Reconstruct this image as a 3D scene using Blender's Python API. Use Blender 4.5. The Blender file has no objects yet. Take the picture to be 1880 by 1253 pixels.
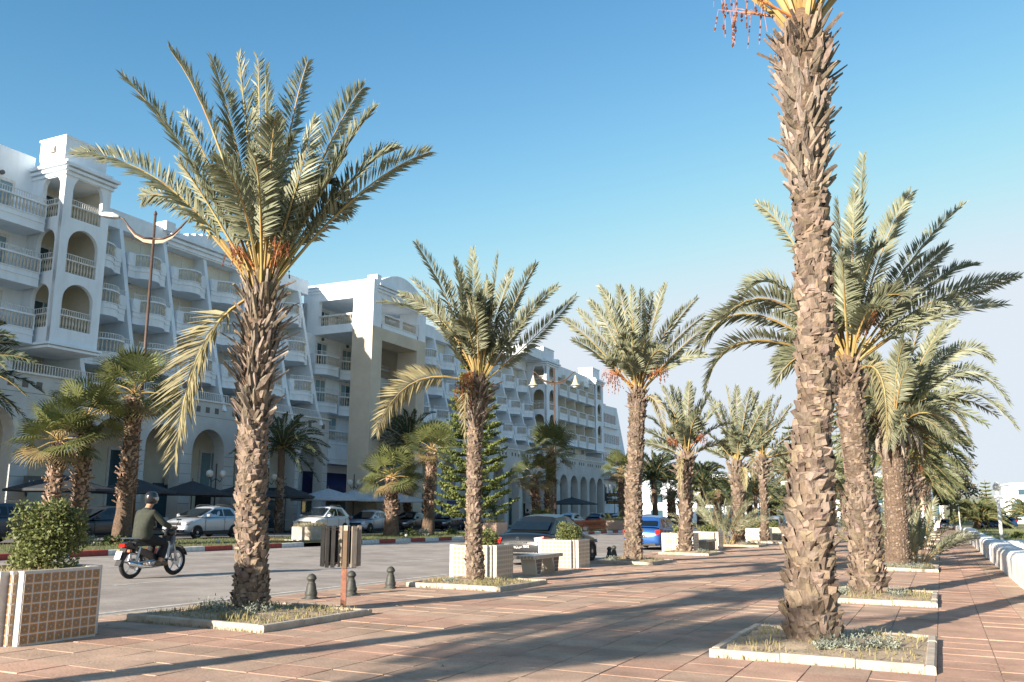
import bpy, math, random
from mathutils import Vector as V, Matrix, Euler
rnd = random.Random(11)
scn = bpy.context.scene
COL = scn.collection
# ---------------------------------------------------------------- camera, light, sky
HEAD = math.radians(25.36); PITCH = math.radians(10.62)
cam_d = bpy.data.cameras.new('camera'); cam = bpy.data.objects.new('camera', cam_d); COL.objects.link(cam)
cam_d.sensor_width = 36.0; cam_d.lens = 1630.0/1880.0*36.0; cam_d.clip_start = 0.1; cam_d.clip_end = 6000
cam.location = (0, 0, 1.5); cam.rotation_euler = (math.radians(90)+PITCH, 0, HEAD)
scn.camera = cam
SUN_EL = math.radians(18.5); SUN_AZ = math.radians(16.3)     # shadows run toward +Y, turned SUN_AZ toward +X
sun_d = bpy.data.lights.new('sun', 'SUN'); sun = bpy.data.objects.new('sun', sun_d); COL.objects.link(sun)
sun_d.energy = 5.0; sun_d.angle = math.radians(0.55); sun_d.color = (1.0, 0.885, 0.75)
ldir = V((math.sin(SUN_AZ)*math.cos(SUN_EL), math.cos(SUN_AZ)*math.cos(SUN_EL), -math.sin(SUN_EL)))
sun.rotation_euler = ldir.to_track_quat('-Z', 'Y').to_euler(); sun.location = (-10, -20, 30)
world = bpy.data.worlds.new('World'); scn.world = world; world.use_nodes = True
wn = world.node_tree.nodes; wl = world.node_tree.links; wn.clear()
sky = wn.new('ShaderNodeTexSky'); sky.sky_type = 'NISHITA'; sky.sun_disc = False
sky.sun_elevation = SUN_EL; sky.sun_rotation = math.pi + SUN_AZ
sky.air_density = 1.0; sky.dust_density = 0.9; sky.ozone_density = 1.6; sky.altitude = 0
bg = wn.new('ShaderNodeBackground'); bg.inputs['Strength'].default_value = 0.068
sp_ = wn.new('ShaderNodeSeparateColor'); cb_ = wn.new('ShaderNodeCombineColor'); wl.new(sky.outputs[0], sp_.inputs[0])
def chan(i, ref, p, k, top):
    q = []
    for op, v in (('MULTIPLY', 1/ref), ('POWER', p), ('MULTIPLY', k), ('SMOOTH_MIN', top)):
        n_ = wn.new('ShaderNodeMath'); n_.operation = op; n_.inputs[1].default_value = v; n_.inputs[2].default_value = 2.2
        wl.new(q[-1].outputs[0] if q else sp_.outputs[i], n_.inputs[0]); q.append(n_)
    wl.new(q[-1].outputs[0], cb_.inputs[i])
chan(0, .98, 1.85, .70, 4.3); chan(1, 1.61, 1.30, 1.98, 4.75); chan(2, 2.6, 1.10, 3.5, 5.25)     # deep blue overhead, milky near the horizon
wl.new(cb_.outputs[0], bg.inputs[0])
wo = wn.new('ShaderNodeOutputWorld'); wl.new(bg.outputs[0], wo.inputs[0])
scn.view_settings.view_transform = 'Standard'; scn.view_settings.look = 'None'
scn.view_settings.exposure = 1.38; scn.view_settings.gamma = 1.0; scn.view_settings.use_curve_mapping = False
RGT = V((math.cos(HEAD), math.sin(HEAD), 0)); FWD = V((-math.sin(HEAD), math.cos(HEAD), 0))

# ---------------------------------------------------------------- helpers
def gz(x, y): return -0.0105*y - 0.010*x           # the whole seafront falls gently away
MATS = {}
def mat(name, col, col2=None, rough=0.8, scale=6.0, bump=0.0, bscale=None, metal=0.0, emit=0.0, rand=0.0, spec=0.4, detail=5, stretch=None, trans=0.0, tone=False, coat=0.0, world=False, lo=0.35, hi=0.65):
    if name in MATS: return MATS[name]
    m = bpy.data.materials.new(name); m.use_nodes = True; nt = m.node_tree; n = nt.nodes; l = nt.links
    b = n['Principled BSDF']; b.inputs['Roughness'].default_value = rough; b.inputs['Metallic'].default_value = metal
    b.inputs['Specular IOR Level'].default_value = spec
    if coat: b.inputs['Coat Weight'].default_value = coat; b.inputs['Coat Roughness'].default_value = 0.08
    tc = n.new('ShaderNodeTexCoord'); src = tc.outputs['Object']
    if world: src = n.new('ShaderNodeNewGeometry').outputs['Position']
    if stretch:
        mp = n.new('ShaderNodeMapping'); mp.inputs['Scale'].default_value = stretch; l.new(src, mp.inputs[0]); src = mp.outputs[0]
    col2 = col2 or tuple(c*0.75 for c in col)
    no = n.new('ShaderNodeTexNoise'); no.inputs['Scale'].default_value = scale; no.inputs['Detail'].default_value = detail; no.inputs['Roughness'].default_value = 0.62
    l.new(src, no.inputs['Vector'])
    mr = n.new('ShaderNodeMapRange'); mr.inputs[1].default_value = lo; mr.inputs[2].default_value = hi; l.new(no.outputs[0], mr.inputs[0])
    mx = n.new('ShaderNodeMix'); mx.data_type = 'RGBA'; mx.inputs[6].default_value = (*col2, 1); mx.inputs[7].default_value = (*col, 1); l.new(mr.outputs[0], mx.inputs[0])
    out = mx.outputs[2]
    if tone:
        at = n.new('ShaderNodeAttribute'); at.attribute_name = 'tone'
        m2 = n.new('ShaderNodeMix'); m2.data_type = 'RGBA'; m2.blend_type = 'MULTIPLY'; m2.inputs[0].default_value = 1.0
        l.new(out, m2.inputs[6]); l.new(at.outputs['Color'], m2.inputs[7]); out = m2.outputs[2]
    if rand:
        oi = n.new('ShaderNodeObjectInfo'); hs = n.new('ShaderNodeHueSaturation')
        r2 = n.new('ShaderNodeMapRange'); r2.inputs[3].default_value = 1-rand; r2.inputs[4].default_value = 1+rand; l.new(oi.outputs['Random'], r2.inputs[0])
        l.new(r2.outputs[0], hs.inputs['Value']); l.new(out, hs.inputs['Color']); out = hs.outputs[0]
    l.new(out, b.inputs['Base Color'])
    if emit:
        l.new(out, b.inputs['Emission Color']); b.inputs['Emission Strength'].default_value = emit
    if bump:
        n2 = n.new('ShaderNodeTexNoise'); n2.inputs['Scale'].default_value = bscale or scale*4; n2.inputs['Detail'].default_value = 6; l.new(src, n2.inputs['Vector'])
        bp = n.new('ShaderNodeBump'); bp.inputs['Strength'].default_value = bump; bp.inputs['Distance'].default_value = 0.02; l.new(n2.outputs[0], bp.inputs['Height']); l.new(bp.outputs[0], b.inputs['Normal'])
    if trans:
        tr = n.new('ShaderNodeBsdfTranslucent'); l.new(out, tr.inputs[0]); ms = n.new('ShaderNodeMixShader'); ms.inputs[0].default_value = trans
        l.new(b.outputs[0], ms.inputs[1]); l.new(tr.outputs[0], ms.inputs[2]); l.new(ms.outputs[0], n['Material Output'].inputs[0])
    MATS[name] = m; return m

class MB:
    def __init__(s): s.v = []; s.f = []; s.m = []; s.k = 0; s.t = None; s.tn = []
    def tri(s, *p): s.poly(p)
    def poly(s, pts, m=None):
        i = len(s.v); s.v += [tuple(p) for p in pts]; s.f.append(tuple(range(i, i+len(pts)))); s.m.append(s.k if m is None else m); s.tn.append(s.t)
    def add(s, vs, fs):
        i = len(s.v); s.v += [tuple(p) for p in vs]
        for f in fs: s.f.append(tuple(i+j for j in f)); s.m.append(s.k); s.tn.append(s.t)
    def box(s, c, d, rz=0.0, tap=1.0):
        hx, hy, hz = d[0]/2, d[1]/2, d[2]/2; ca, sa = math.cos(rz), math.sin(rz); vs = []
        for z in (-1, 1):
            k = tap if z > 0 else 1.0
            for x, y in ((-1,-1),(1,-1),(1,1),(-1,1)):
                X, Y = x*hx*k, y*hy*k; vs.append((c[0]+X*ca-Y*sa, c[1]+X*sa+Y*ca, c[2]+z*hz))
        s.add(vs, [(0,3,2,1),(4,5,6,7),(0,1,5,4),(1,2,6,5),(2,3,7,6),(3,0,4,7)])
    def b2(s, x0, x1, y0, y1, z0, z1): s.box(((x0+x1)/2,(y0+y1)/2,(z0+z1)/2), (abs(x1-x0),abs(y1-y0),abs(z1-z0)))
    def tube(s, pts, rad, n=6, cap=True):
        pts = [V(p) for p in pts]; N = len(pts); rr = rad if hasattr(rad, '__len__') else [rad]*N
        vs = []; up = V((0,0,1))
        t0 = (pts[1]-pts[0]).normalized(); a = t0.cross(up)
        if a.length < .05: a = t0.cross(V((1,0,0)))
        a.normalize()
        for i, p in enumerate(pts):
            t = (pts[min(i+1,N-1)]-pts[max(i-1,0)]).normalized()
            a = (a - t*a.dot(t)).normalized(); b = t.cross(a)
            for j in range(n):
                q = 2*math.pi*j/n; vs.append(p + (a*math.cos(q)+b*math.sin(q))*rr[i])
        fs = [(i*n+j, i*n+(j+1)%n, (i+1)*n+(j+1)%n, (i+1)*n+j) for i in range(N-1) for j in range(n)]
        if cap: fs.append(tuple(range(n-1,-1,-1))); fs.append(tuple((N-1)*n+j for j in range(n)))
        s.add(vs, fs)
    def lathe(s, prof, n=16, c=(0,0,0), sx=1.0, sy=1.0, rot=0.0):
        vs = []
        for r, z in prof:
            for j in range(n):
                q = 2*math.pi*j/n+rot; vs.append((c[0]+r*sx*math.cos(q), c[1]+r*sy*math.sin(q), c[2]+z))
        N = len(prof)
        fs = [(i*n+j, i*n+(j+1)%n, (i+1)*n+(j+1)%n, (i+1)*n+j) for i in range(N-1) for j in range(n)]
        fs.append(tuple(range(n-1,-1,-1))); fs.append(tuple((N-1)*n+j for j in range(n)))
        s.add(vs, fs)
    def prism(s, pts, axis, a, b):
        """polygon pts (2D) extruded along axis 0/1/2 from a to b"""
        def P(u, w, t):
            return (t,u,w) if axis==0 else ((u,t,w) if axis==1 else (u,w,t))
        n = len(pts); vs = [P(u,w,a) for u,w in pts]+[P(u,w,b) for u,w in pts]
        fs = [tuple(range(n-1,-1,-1)), tuple(range(n,2*n))]+[(i,(i+1)%n,n+(i+1)%n,n+i) for i in range(n)]
        s.add(vs, fs)
    def mesh(s, name, mats, smooth=False):
        me = bpy.data.meshes.new(name); me.from_pydata(s.v, [], s.f)
        if not isinstance(mats, (list, tuple)): mats = [mats]
        for m in mats: me.materials.append(m)
        if len(mats) > 1: me.polygons.foreach_set('material_index', s.m)
        if smooth: me.polygons.foreach_set('use_smooth', [True]*len(me.polygons))
        if any(t is not None for t in s.tn):
            at = me.attributes.new('tone', 'FLOAT_COLOR', 'FACE')
            buf = []
            for t in s.tn: buf += list(t or (1,1,1))+[1.0]
            at.data.foreach_set('color', buf)
        me.update(); return me
    def build(s, name, mats, parent=None, smooth=False, loc=None, rz=0.0, kind=None, label=None):
        return link(name, s.mesh(name, mats, smooth), parent, loc, rz, kind, label)
def link(name, me, parent=None, loc=None, rz=0.0, kind=None, label=None, mw=None):
    o = bpy.data.objects.new(name, me); COL.objects.link(o)
    if parent is not None: o.parent = parent
    if loc is not None: o.location = loc
    if rz: o.rotation_euler = (0,0,rz)
    if mw is not None: o.matrix_local = mw
    if kind: o['kind'] = kind
    if label: o['label'] = label
    return o
def thing(name, label, cat, loc=(0,0,0), rz=0.0, group=None, scale=None):
    o = bpy.data.objects.new(name, None); COL.objects.link(o); o.empty_display_size = .2
    o.location = loc; o.rotation_euler = (0,0,rz); o['label'] = label; o['category'] = cat
    if group: o['group'] = group
    if scale: o.scale = (scale,)*3
    return o
def tag(o, label, cat, group=None):
    o['label'] = label; o['category'] = cat
    if group: o['group'] = group
    return o
def dup(root, loc, rz=0.0, label=None, group=None, scale=None):
    kids = {}
    for o in bpy_children(root): kids.setdefault(o.parent, []).append(o)
    def cp(o, par):
        c = o.copy(); COL.objects.link(c)
        if par is not None: c.parent = par
        for k in kids.get(o, []): cp(k, c)
        return c
    r = cp(root, None); r.location = loc; r.rotation_euler = (0,0,rz)
    if label: r['label'] = label
    if group: r['group'] = group
    if scale: r.scale = (scale,)*3 if not hasattr(scale,'__len__') else scale
    return r
def bpy_children(root):
    out = []; st = list(root.children)
    while st:
        o = st.pop(); out.append(o); st += list(o.children)
    return out
def on(x, y, dz=0.0): return (x, y, gz(x, y)+dz)
def bevel(o, w=0.01, seg=2):
    md = o.modifiers.new('bevel', 'BEVEL'); md.width = w; md.segments = seg; md.limit_method = 'ANGLE'; return o
def text(parent, s, size, loc, rot, m, ext=0.01, name='lettering', ax='CENTER'):
    cu = bpy.data.curves.new(name, 'FONT'); cu.body = s; cu.size = size; cu.extrude = ext; cu.align_x = ax; cu.align_y = 'CENTER'; cu.materials.append(m)
    tmp = bpy.data.objects.new(name, cu); COL.objects.link(tmp); bpy.context.view_layer.update()
    src_ = tmp.evaluated_get(bpy.context.evaluated_depsgraph_get()).to_mesh(); me = bpy.data.meshes.new(name)
    me.from_pydata([v.co[:] for v in src_.vertices], [], [p.vertices[:] for p in src_.polygons]); COL.objects.unlink(tmp)
    me.materials.clear(); me.materials.append(m); o = bpy.data.objects.new(name, me); COL.objects.link(o); o.parent = parent; o.location = loc; o.rotation_euler = rot
    return o
ORD = ['first','second','third','fourth','fifth','sixth','seventh','eighth','ninth','tenth','eleventh','twelfth','thirteenth','fourteenth','fifteenth','sixteenth']
R = math.radians
# ---------------------------------------------------------------- materials
M_pave = mat('paving_concrete', (.52,.36,.265), (.37,.26,.19), rough=.9, scale=1.7, bump=.3, bscale=40, tone=True, world=True, detail=10, lo=.30, hi=.60)
M_joint = mat('paving_joint', (.40,.31,.24), (.17,.13,.10), rough=.95, scale=9)
M_asph = mat('asphalt', (.37,.325,.285), (.31,.27,.235), rough=.92, scale=.9, bump=.35, bscale=70, detail=9)
M_asph2 = mat('asphalt_dark', (.20,.185,.17), (.15,.14,.13), rough=.92, scale=.8, bump=.3, bscale=60)
M_paint = mat('road_paint', (.62,.59,.54), (.36,.33,.30), rough=.8, scale=7, detail=8)
M_kerbstone = mat('kerb_stone', (.50,.43,.34), (.36,.30,.235), rough=.9, scale=5, bump=.4, world=True)
M_kred = mat('kerb_red', (.40,.07,.05), (.27,.05,.04), rough=.75, scale=6)
M_kwhite = mat('kerb_white', (.74,.71,.67), (.52,.49,.45), rough=.8, scale=6)
M_soil = mat('dry_soil', (.42,.33,.23), (.29,.22,.15), rough=1, scale=8, bump=.6, bscale=40)
M_median = mat('verge_soil', (.19,.16,.08), (.10,.12,.045), rough=1, scale=3, bump=.5)
M_grass = mat('grass_blade', (.24,.23,.10), (.36,.29,.15), rough=.8, scale=2.5, trans=.2)
M_grassg = mat('grass_green', (.075,.12,.03), (.16,.17,.06), rough=.8, scale=1.5, trans=.2)
M_silver = mat('silver_leaf', (.34,.36,.30), (.22,.25,.19), rough=.85, scale=12, trans=.15)
M_field = mat('field_grass', (.12,.15,.05), (.27,.23,.13), rough=1, scale=.12, bump=.4, bscale=6)
M_white = mat('white_render', (.79,.86,.92), (.70,.76,.81), rough=.85, scale=2.0, bump=.12, bscale=25, lo=.25, hi=.55, stretch=(1,1,.22))
M_wallw = mat('limewash', (.80,.79,.77), (.68,.67,.64), rough=.85, scale=2.0, bump=.2, bscale=20, lo=.25, hi=.55)
M_cream = mat('cream_render', (.72,.69,.58), (.66,.62,.53), rough=.88, scale=1.0, bump=.12, bscale=25)
M_beige = mat('beige_render', (.62,.55,.44), (.55,.485,.39), rough=.88, scale=.8, bump=.12, bscale=25)
M_arc = mat('arcade_stone', (.54,.55,.54), (.48,.485,.475), rough=.88, scale=.8, bump=.12, bscale=25)
M_groove = mat('stone_groove', (.17,.155,.135), rough=.95)
M_baluster = mat('baluster_sandstone', (.60,.54,.44), (.50,.45,.37), rough=.85, scale=5)
M_glass = mat('window_glass', (.035,.075,.10), (.05,.10,.13), rough=.05, spec=.8, scale=.5)
M_curtain = mat('curtain', (.22,.36,.42), (.12,.22,.27), rough=.6, scale=3, stretch=(1,14,1), spec=.7)
M_frame = mat('window_frame_white', (.75,.75,.73), rough=.5)
M_dark = mat('dark_interior', (.018,.018,.02), rough=.7)
M_brownmetal = mat('lamp_brown', (.085,.055,.04), (.065,.04,.03), rough=.45, scale=5, spec=.5)
M_lampwhite = mat('lamp_white', (.72,.73,.72), rough=.4)
M_lampcream = mat('lamp_cream', (.62,.55,.38), rough=.45)
M_globe = mat('lamp_globe', (.72,.70,.64), rough=.25)
M_black = mat('black_iron', (.03,.033,.032), (.05,.05,.045), rough=.5, scale=18)
M_boll = mat('bollard_iron', (.06,.065,.055), (.035,.036,.032), rough=.55, scale=14, bump=.2)
M_rust = mat('rusty_steel', (.30,.13,.085), (.17,.075,.05), rough=.8, scale=14, bump=.3)
M_wood = mat('weathered_wood', (.30,.26,.21), (.19,.16,.13), rough=.85, scale=9, stretch=(5,5,.6), bump=.3, rand=.2)
M_bark = mat('palm_bark', (.16,.11,.075), (.065,.045,.032), rough=.95, scale=16, bump=.8, bscale=50)
M_boot = mat('leaf_base', (.275,.218,.172), (.145,.112,.088), rough=.92, scale=11, bump=.6, bscale=45, tone=True, stretch=(1,1,.4))
M_boot2 = mat('leaf_base_pale', (.32,.27,.225), (.175,.147,.12), rough=.92, scale=9, bump=.5, bscale=40, tone=True, stretch=(1,1,.35))
M_bootf = mat('fan_leaf_base', (.46,.37,.30), (.24,.13,.08), rough=.92, scale=7, bump=.4, bscale=40, tone=True)
M_fiber = mat('palm_fibre', (.20,.13,.08), (.10,.065,.04), rough=1, scale=20, bump=.5)
M_frond = mat('date_frond', (.275,.285,.185), (.18,.198,.125), rough=.5, scale=3, trans=.28, rand=.16, spec=.5)
M_frondy = mat('old_frond', (.33,.30,.17), (.24,.21,.11), rough=.6, scale=3, trans=.25, rand=.15)
M_rachis = mat('frond_stem', (.37,.31,.12), (.32,.19,.07), rough=.55, scale=2)
M_canary = mat('canary_frond', (.17,.19,.09), (.11,.135,.06), rough=.55, scale=3, trans=.25, rand=.15)
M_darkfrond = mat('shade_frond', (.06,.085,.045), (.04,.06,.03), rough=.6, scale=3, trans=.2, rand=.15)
M_fan = mat('fan_leaf', (.21,.225,.085), (.12,.145,.05), rough=.55, scale=4, trans=.3, rand=.2)
M_fandry = mat('fan_leaf_dry', (.35,.28,.13), (.25,.18,.09), rough=.7, scale=4, trans=.2, rand=.15)
M_orange = mat('fruit_stalk', (.50,.20,.06), (.36,.14,.05), rough=.6, scale=5)
M_date = mat('dates', (.11,.035,.02), (.20,.08,.04), rough=.5, scale=20)
M_leafA = mat('shrub_leaf', (.20,.22,.075), (.09,.115,.04), rough=.55, scale=6, trans=.25)
M_twig = mat('twig', (.16,.11,.07), rough=.9)
M_pine = mat('pine_foliage', (.19,.22,.06), (.10,.13,.035), rough=.7, scale=5, trans=.15)
M_dtree = mat('tree_foliage', (.05,.065,.03), (.09,.085,.05), rough=.8, scale=1.5, trans=.15)
M_pinkstone = mat('pink_render', (.58,.40,.30), (.50,.33,.25), rough=.85, scale=4)
M_orangep = mat('orange_paint', (.52,.15,.06), (.40,.12,.05), rough=.6)
M_umbd = mat('umbrella_dark', (.045,.052,.06), rough=.8)
M_umbw = mat('umbrella_pale', (.55,.57,.60), rough=.8)
M_blue = mat('awning_navy', (.02,.03,.13), rough=.7)
M_red = mat('red_paint', (.50,.04,.035), rough=.5)
M_tyre = mat('tyre', (.022,.022,.022), rough=.85)
M_rim = mat('wheel_rim', (.42,.43,.44), rough=.3, metal=.8)
M_chrome = mat('chrome', (.75,.75,.75), rough=.12, metal=1)
M_cglass = mat('car_glass', (.008,.012,.015), rough=.04, spec=.5)
M_plastic = mat('black_plastic', (.025,.025,.026), rough=.6)
M_tail = mat('tail_light', (.50,.015,.008), (.38,.01,.006), rough=.15, spec=.7)
M_head = mat('head_light', (.62,.66,.70), rough=.08, spec=.9)
M_plate = mat('number_plate_black', (.02,.02,.022), rough=.4)
M_platew = mat('number_plate_text', (.8,.8,.78), rough=.5)
M_skin = mat('skin', (.42,.24,.16), rough=.6)

def weather(m, scale, lo, hi, speck=0.0):
    """broad stains and fine specks laid over a material, fixed to the place"""
    n = m.node_tree.nodes; l = m.node_tree.links; b = n['Principled BSDF']; src = b.inputs['Base Color'].links[0].from_socket
    g = n.new('ShaderNodeNewGeometry'); out = src
    for sc, a, z, dt in ((scale, lo, hi, 8), (38.0, 1-speck, 1.0+speck*.4, 2)):
        if sc == 38.0 and not speck: continue
        t = n.new('ShaderNodeTexNoise'); t.inputs['Scale'].default_value = sc; t.inputs['Detail'].default_value = dt; t.inputs['Roughness'].default_value = .7; l.new(g.outputs['Position'], t.inputs['Vector'])
        r = n.new('ShaderNodeMapRange'); r.inputs[1].default_value = .36; r.inputs[2].default_value = .60; r.inputs[3].default_value = a; r.inputs[4].default_value = z; l.new(t.outputs[0], r.inputs[0])
        x = n.new('ShaderNodeMix'); x.data_type = 'RGBA'; x.blend_type = 'MULTIPLY'; x.inputs[0].default_value = 1.0; l.new(out, x.inputs[6]); l.new(r.outputs[0], x.inputs[7]); out = x.outputs[2]
    l.new(out, b.inputs['Base Color'])
weather(M_pave, .55, .76, 1.08, .14); weather(M_asph, .45, .80, 1.08, .16); weather(M_white, .30, .90, 1.02); weather(M_cream, .30, .88, 1.02); weather(M_arc, .4, .86, 1.03); weather(M_beige, .25, .90, 1.03)
def tile_mat(name, base, pat, acc, grout):
    """glazed tile printed with an eight-petal star; object coordinates, one tile = unit square centred on the origin of its face"""
    m = bpy.data.materials.new(name); m.use_nodes = True; n = m.node_tree.nodes; l = m.node_tree.links; b = n['Principled BSDF']
    b.inputs['Roughness'].default_value = .25; uv = n.new('ShaderNodeAttribute'); uv.attribute_name = 'tuv'
    sep = n.new('ShaderNodeSeparateXYZ'); l.new(uv.outputs['Vector'], sep.inputs[0])
    def math_(op, a, b_=None, c=None):
        q = n.new('ShaderNodeMath'); q.operation = op
        for i, x in enumerate((a, b_, c)):
            if x is None: continue
            if isinstance(x, (int, float)): q.inputs[i].default_value = x
            else: l.new(x, q.inputs[i])
        return q.outputs[0]
    u = math_('SUBTRACT', math_('FRACT', sep.outputs[0]), .5); v = math_('SUBTRACT', math_('FRACT', sep.outputs[1]), .5)
    r = math_('SQRT', math_('ADD', math_('MULTIPLY', u, u), math_('MULTIPLY', v, v)))
    th = math_('ARCTAN2', v, u)
    pet = math_('COSINE', math_('MULTIPLY', th, 8.0))
    star = math_('LESS_THAN', r, math_('ADD', .33, math_('MULTIPLY', pet, .12)))
    core = math_('LESS_THAN', r, math_('ADD', .13, math_('MULTIPLY', pet, .07)))
    corner = math_('GREATER_THAN', r, .63)
    edge = math_('GREATER_THAN', math_('MAXIMUM', math_('ABSOLUTE', u), math_('ABSOLUTE', v)), .478)
    def mx(f, A, B):
        q = n.new('ShaderNodeMix'); q.data_type = 'RGBA'; l.new(f, q.inputs[0])
        for i, X in ((6, A), (7, B)):
            if isinstance(X, tuple): q.inputs[i].default_value = (*X, 1)
            else: l.new(X, q.inputs[i])
        return q.outputs[2]
    o = mx(star, base, pat); o = mx(core, o, acc); o = mx(corner, o, acc); o = mx(edge, o, grout)
    l.new(o, b.inputs['Base Color']); return m
M_tileA = tile_mat('tile_orange_star', (.36,.17,.055), (.13,.13,.11), (.48,.26,.09), (.62,.58,.52))
M_tileB = tile_mat('tile_pale_star', (.46,.39,.29), (.27,.19,.11), (.42,.35,.25), (.60,.55,.48))
M_trim = mat('tile_trim', (.58,.55,.50), (.46,.43,.39), rough=.35, scale=6)

# ---------------------------------------------------------------- ground, pavement, road
def sheet(name, x0, x1, y0, y1, dz, m, nx=1, ny=1, kind='structure'):
    mb = MB(); 
    for i in range(nx):
        for j in range(ny):
            a = x0+(x1-x0)*i/nx; b = x0+(x1-x0)*(i+1)/nx; c = y0+(y1-y0)*j/ny; d = y0+(y1-y0)*(j+1)/ny
            mb.poly([on(a,c,dz), on(b,c,dz), on(b,d,dz), on(a,d,dz)])
    return mb.build(name, m, kind=kind)
gm = MB(); gm.poly([(-1500,-300,-8.6+9+6),(1500,-300,-8.6-9+6),(1500,150,-3.9),(-1500,150,-3.9)]) if False else None
# far ground: follows the seafront's fall close by, then lies flat out to the horizon
gm = MB(); ys = [-60, 0, 60, 130, 200, 320, 2600]; xs = [-1500,-300,-120,-60,-20,1.69,1.71,60,300,1500]
def farz(x, y):
    xx = max(-60, min(60, x)); yy = min(200, y); z = gz(xx, yy)-.16
    if x > 1.7: z = max(-.0105*yy-.12, -.78)
    return z
for i in range(len(xs)-1):
    for j in range(len(ys)-1):
        gm.poly([(x, y, farz(x, y)) for x, y in ((xs[i],ys[j]),(xs[i+1],ys[j]),(xs[i+1],ys[j+1]),(xs[i],ys[j+1]))])
gm.build('ground', M_field, kind='structure')
sheet('road', -24.3, -10.9, -40, 320, -.05, M_asph, 1, 4)
sheet('parking_lane', -39.5, -30.8, -40, 320, -.02, M_asph2, 1, 4)
hp = sheet('hotel_pavement', -48, -39.5, -40, 320, .06, M_kerbstone, 1, 4)
rm = MB()
def stripe(x, y0, y1, w, dz=-.045): rm.poly([on(x-w/2,y0,dz), on(x+w/2,y0,dz), on(x+w/2,y1,dz), on(x-w/2,y1,dz)])
for y0 in [-6, 3.5, 13.2, 23.4, 33.5, 43.5, 53.5, 64, 74, 84, 94, 104, 120, 136]: stripe(-15.1, y0, y0+3.2, .12)
for y0 in [-4, 5.5, 15.0, 22.4, 28.6, 37, 46, 55, 64, 73, 82, 92, 102, 118, 134]: stripe(-19.65, y0, y0+3.0, .12)
stripe(-11.3, -40, 300, .13); stripe(-23.0, -40, 300, .17)
rm.build('road_markings', M_paint, kind='structure')
# pavement bed of joints, slabs as single pieces near the camera
pv = MB(); pv.poly([on(-10.62,-40,-.007), on(1.75,-40,-.007), on(1.75,200,-.007), on(-10.62,200,-.007)])
pv.poly([on(-10.62,-40,-.012), on(-10.62,200,-.012), on(-10.62,200,-.2), on(-10.62,-40,-.2)])
pavement = pv.build('pavement', M_joint, kind='structure')
SX, SY = .58, .53
BEDS_R = [(10.0,12.6),(17.3,20.05),(28.4,31.0),(37.0,39.6),(49.1,51.7),(58.2,60.8),(69.7,72.3),(80,82.6),(92,94.6)]
BEDS_L = [(9.0,11.35),(15.85,18.15),(26.4,28.9),(34.0,36.6),(45,47.7),(52.0,55),(63.2,66),(70.5,73.2),(81.5,84)]
def inbed(x, y):
    for a, b in BEDS_R:
        if -2.4 < x < -.18 and a-.05 < y < b+.05: return True
    for a, b in BEDS_L:
        if -9.95 < x < -7.7 and a-.05 < y < b+.05: return True
    return False
slabs = []
TW, BF, GR = (1.0,.88,.84), (1.0,.98,.94), (.97,.95,.92)
for i in range(-18, 4):
    for j in range(2, 90):
        x0 = -.16+i*SX; y0 = 1.5+j*SY
        x0c = max(x0, -10.6); x1c = min(x0+SX, 1.72)
        if x1c-x0c < .1: continue
        cx, cy = (x0c+x1c)/2, y0+SY/2
        if inbed(cx, cy): continue
        f = V((cx,cy,0)).dot(FWD); s = V((cx,cy,0)).dot(RGT)
        if abs(s) > f*.62+1.0: continue
        q = rnd.random()
        if 0 < i+.01 <= 1.2: t = TW
        elif i == 0: t = BF
        elif i > 1: t = BF if q < .8 else GR
        else:
            row = (j*7+int(i/5)*3) % 5
            t = TW if row in (0, 3) else (BF if row != 2 else GR)
            if q < .16: t = GR
            elif q < .24: t = TW
        k = rnd.uniform(.90, 1.06); slabs.append((f, x0c, x1c, y0, y0+SY, tuple(c*k for c in t)))
slabs.sort(key=lambda s: s[0])
vis = [s for s in slabs if s[0] > 7.6]
near = set(id(s) for s in vis[:300])
rest = MB()
def slab_geo(mb, x0, x1, y0, y1, t, o=(0,0,0), dz=0):
    g = .005; e = .003; mb.t = t; tl = rnd.uniform(-.0025,.0025)
    def P(x, y, z): q = on(x, y, z); return (q[0]-o[0], q[1]-o[1], q[2]-o[2])
    a = [(x0+g,y0+g),(x1-g,y0+g),(x1-g,y1-g),(x0+g,y1-g)]; b = [(x0+g+e,y0+g+e),(x1-g-e,y0+g+e),(x1-g-e,y1-g-e),(x0+g+e,y1-g-e)]
    A = [P(x,y,-.010) for x,y in a]; B = [P(x,y,dz+tl*(1 if k<2 else -1)) for k,(x,y) in enumerate(b)]
    mb.poly(B)
    for k in range(4): mb.poly([A[k],A[(k+1)%4],B[(k+1)%4],B[k]])
for s in slabs:
    if id(s) in near:
        mb = MB(); c = on((s[1]+s[2])/2, (s[3]+s[4])/2); slab_geo(mb, *s[1:6], o=c, dz=rnd.uniform(-.002,.003)); mb.build('paving_slab', M_pave, pavement, loc=c)
    else: slab_geo(rest, *s[1:6], dz=rnd.uniform(-.002,.002))
for i in range(-18, 4):                        # farther slabs, bigger pitch
    for j in range(60):
        y0 = 49.2+j*1.06*2; x0 = -.16+i*SX
        if inbed(x0+.3, y0+1) or x0 < -10.7: continue
        slab_geo(rest, max(x0,-10.6), min(x0+SX,1.72), y0, y0+2.12, rnd.choice((TW,BF,BF,GR)))
rest.build('paving_slab', M_pave, pavement, kind='stuff')
ek = MB(); 
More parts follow.
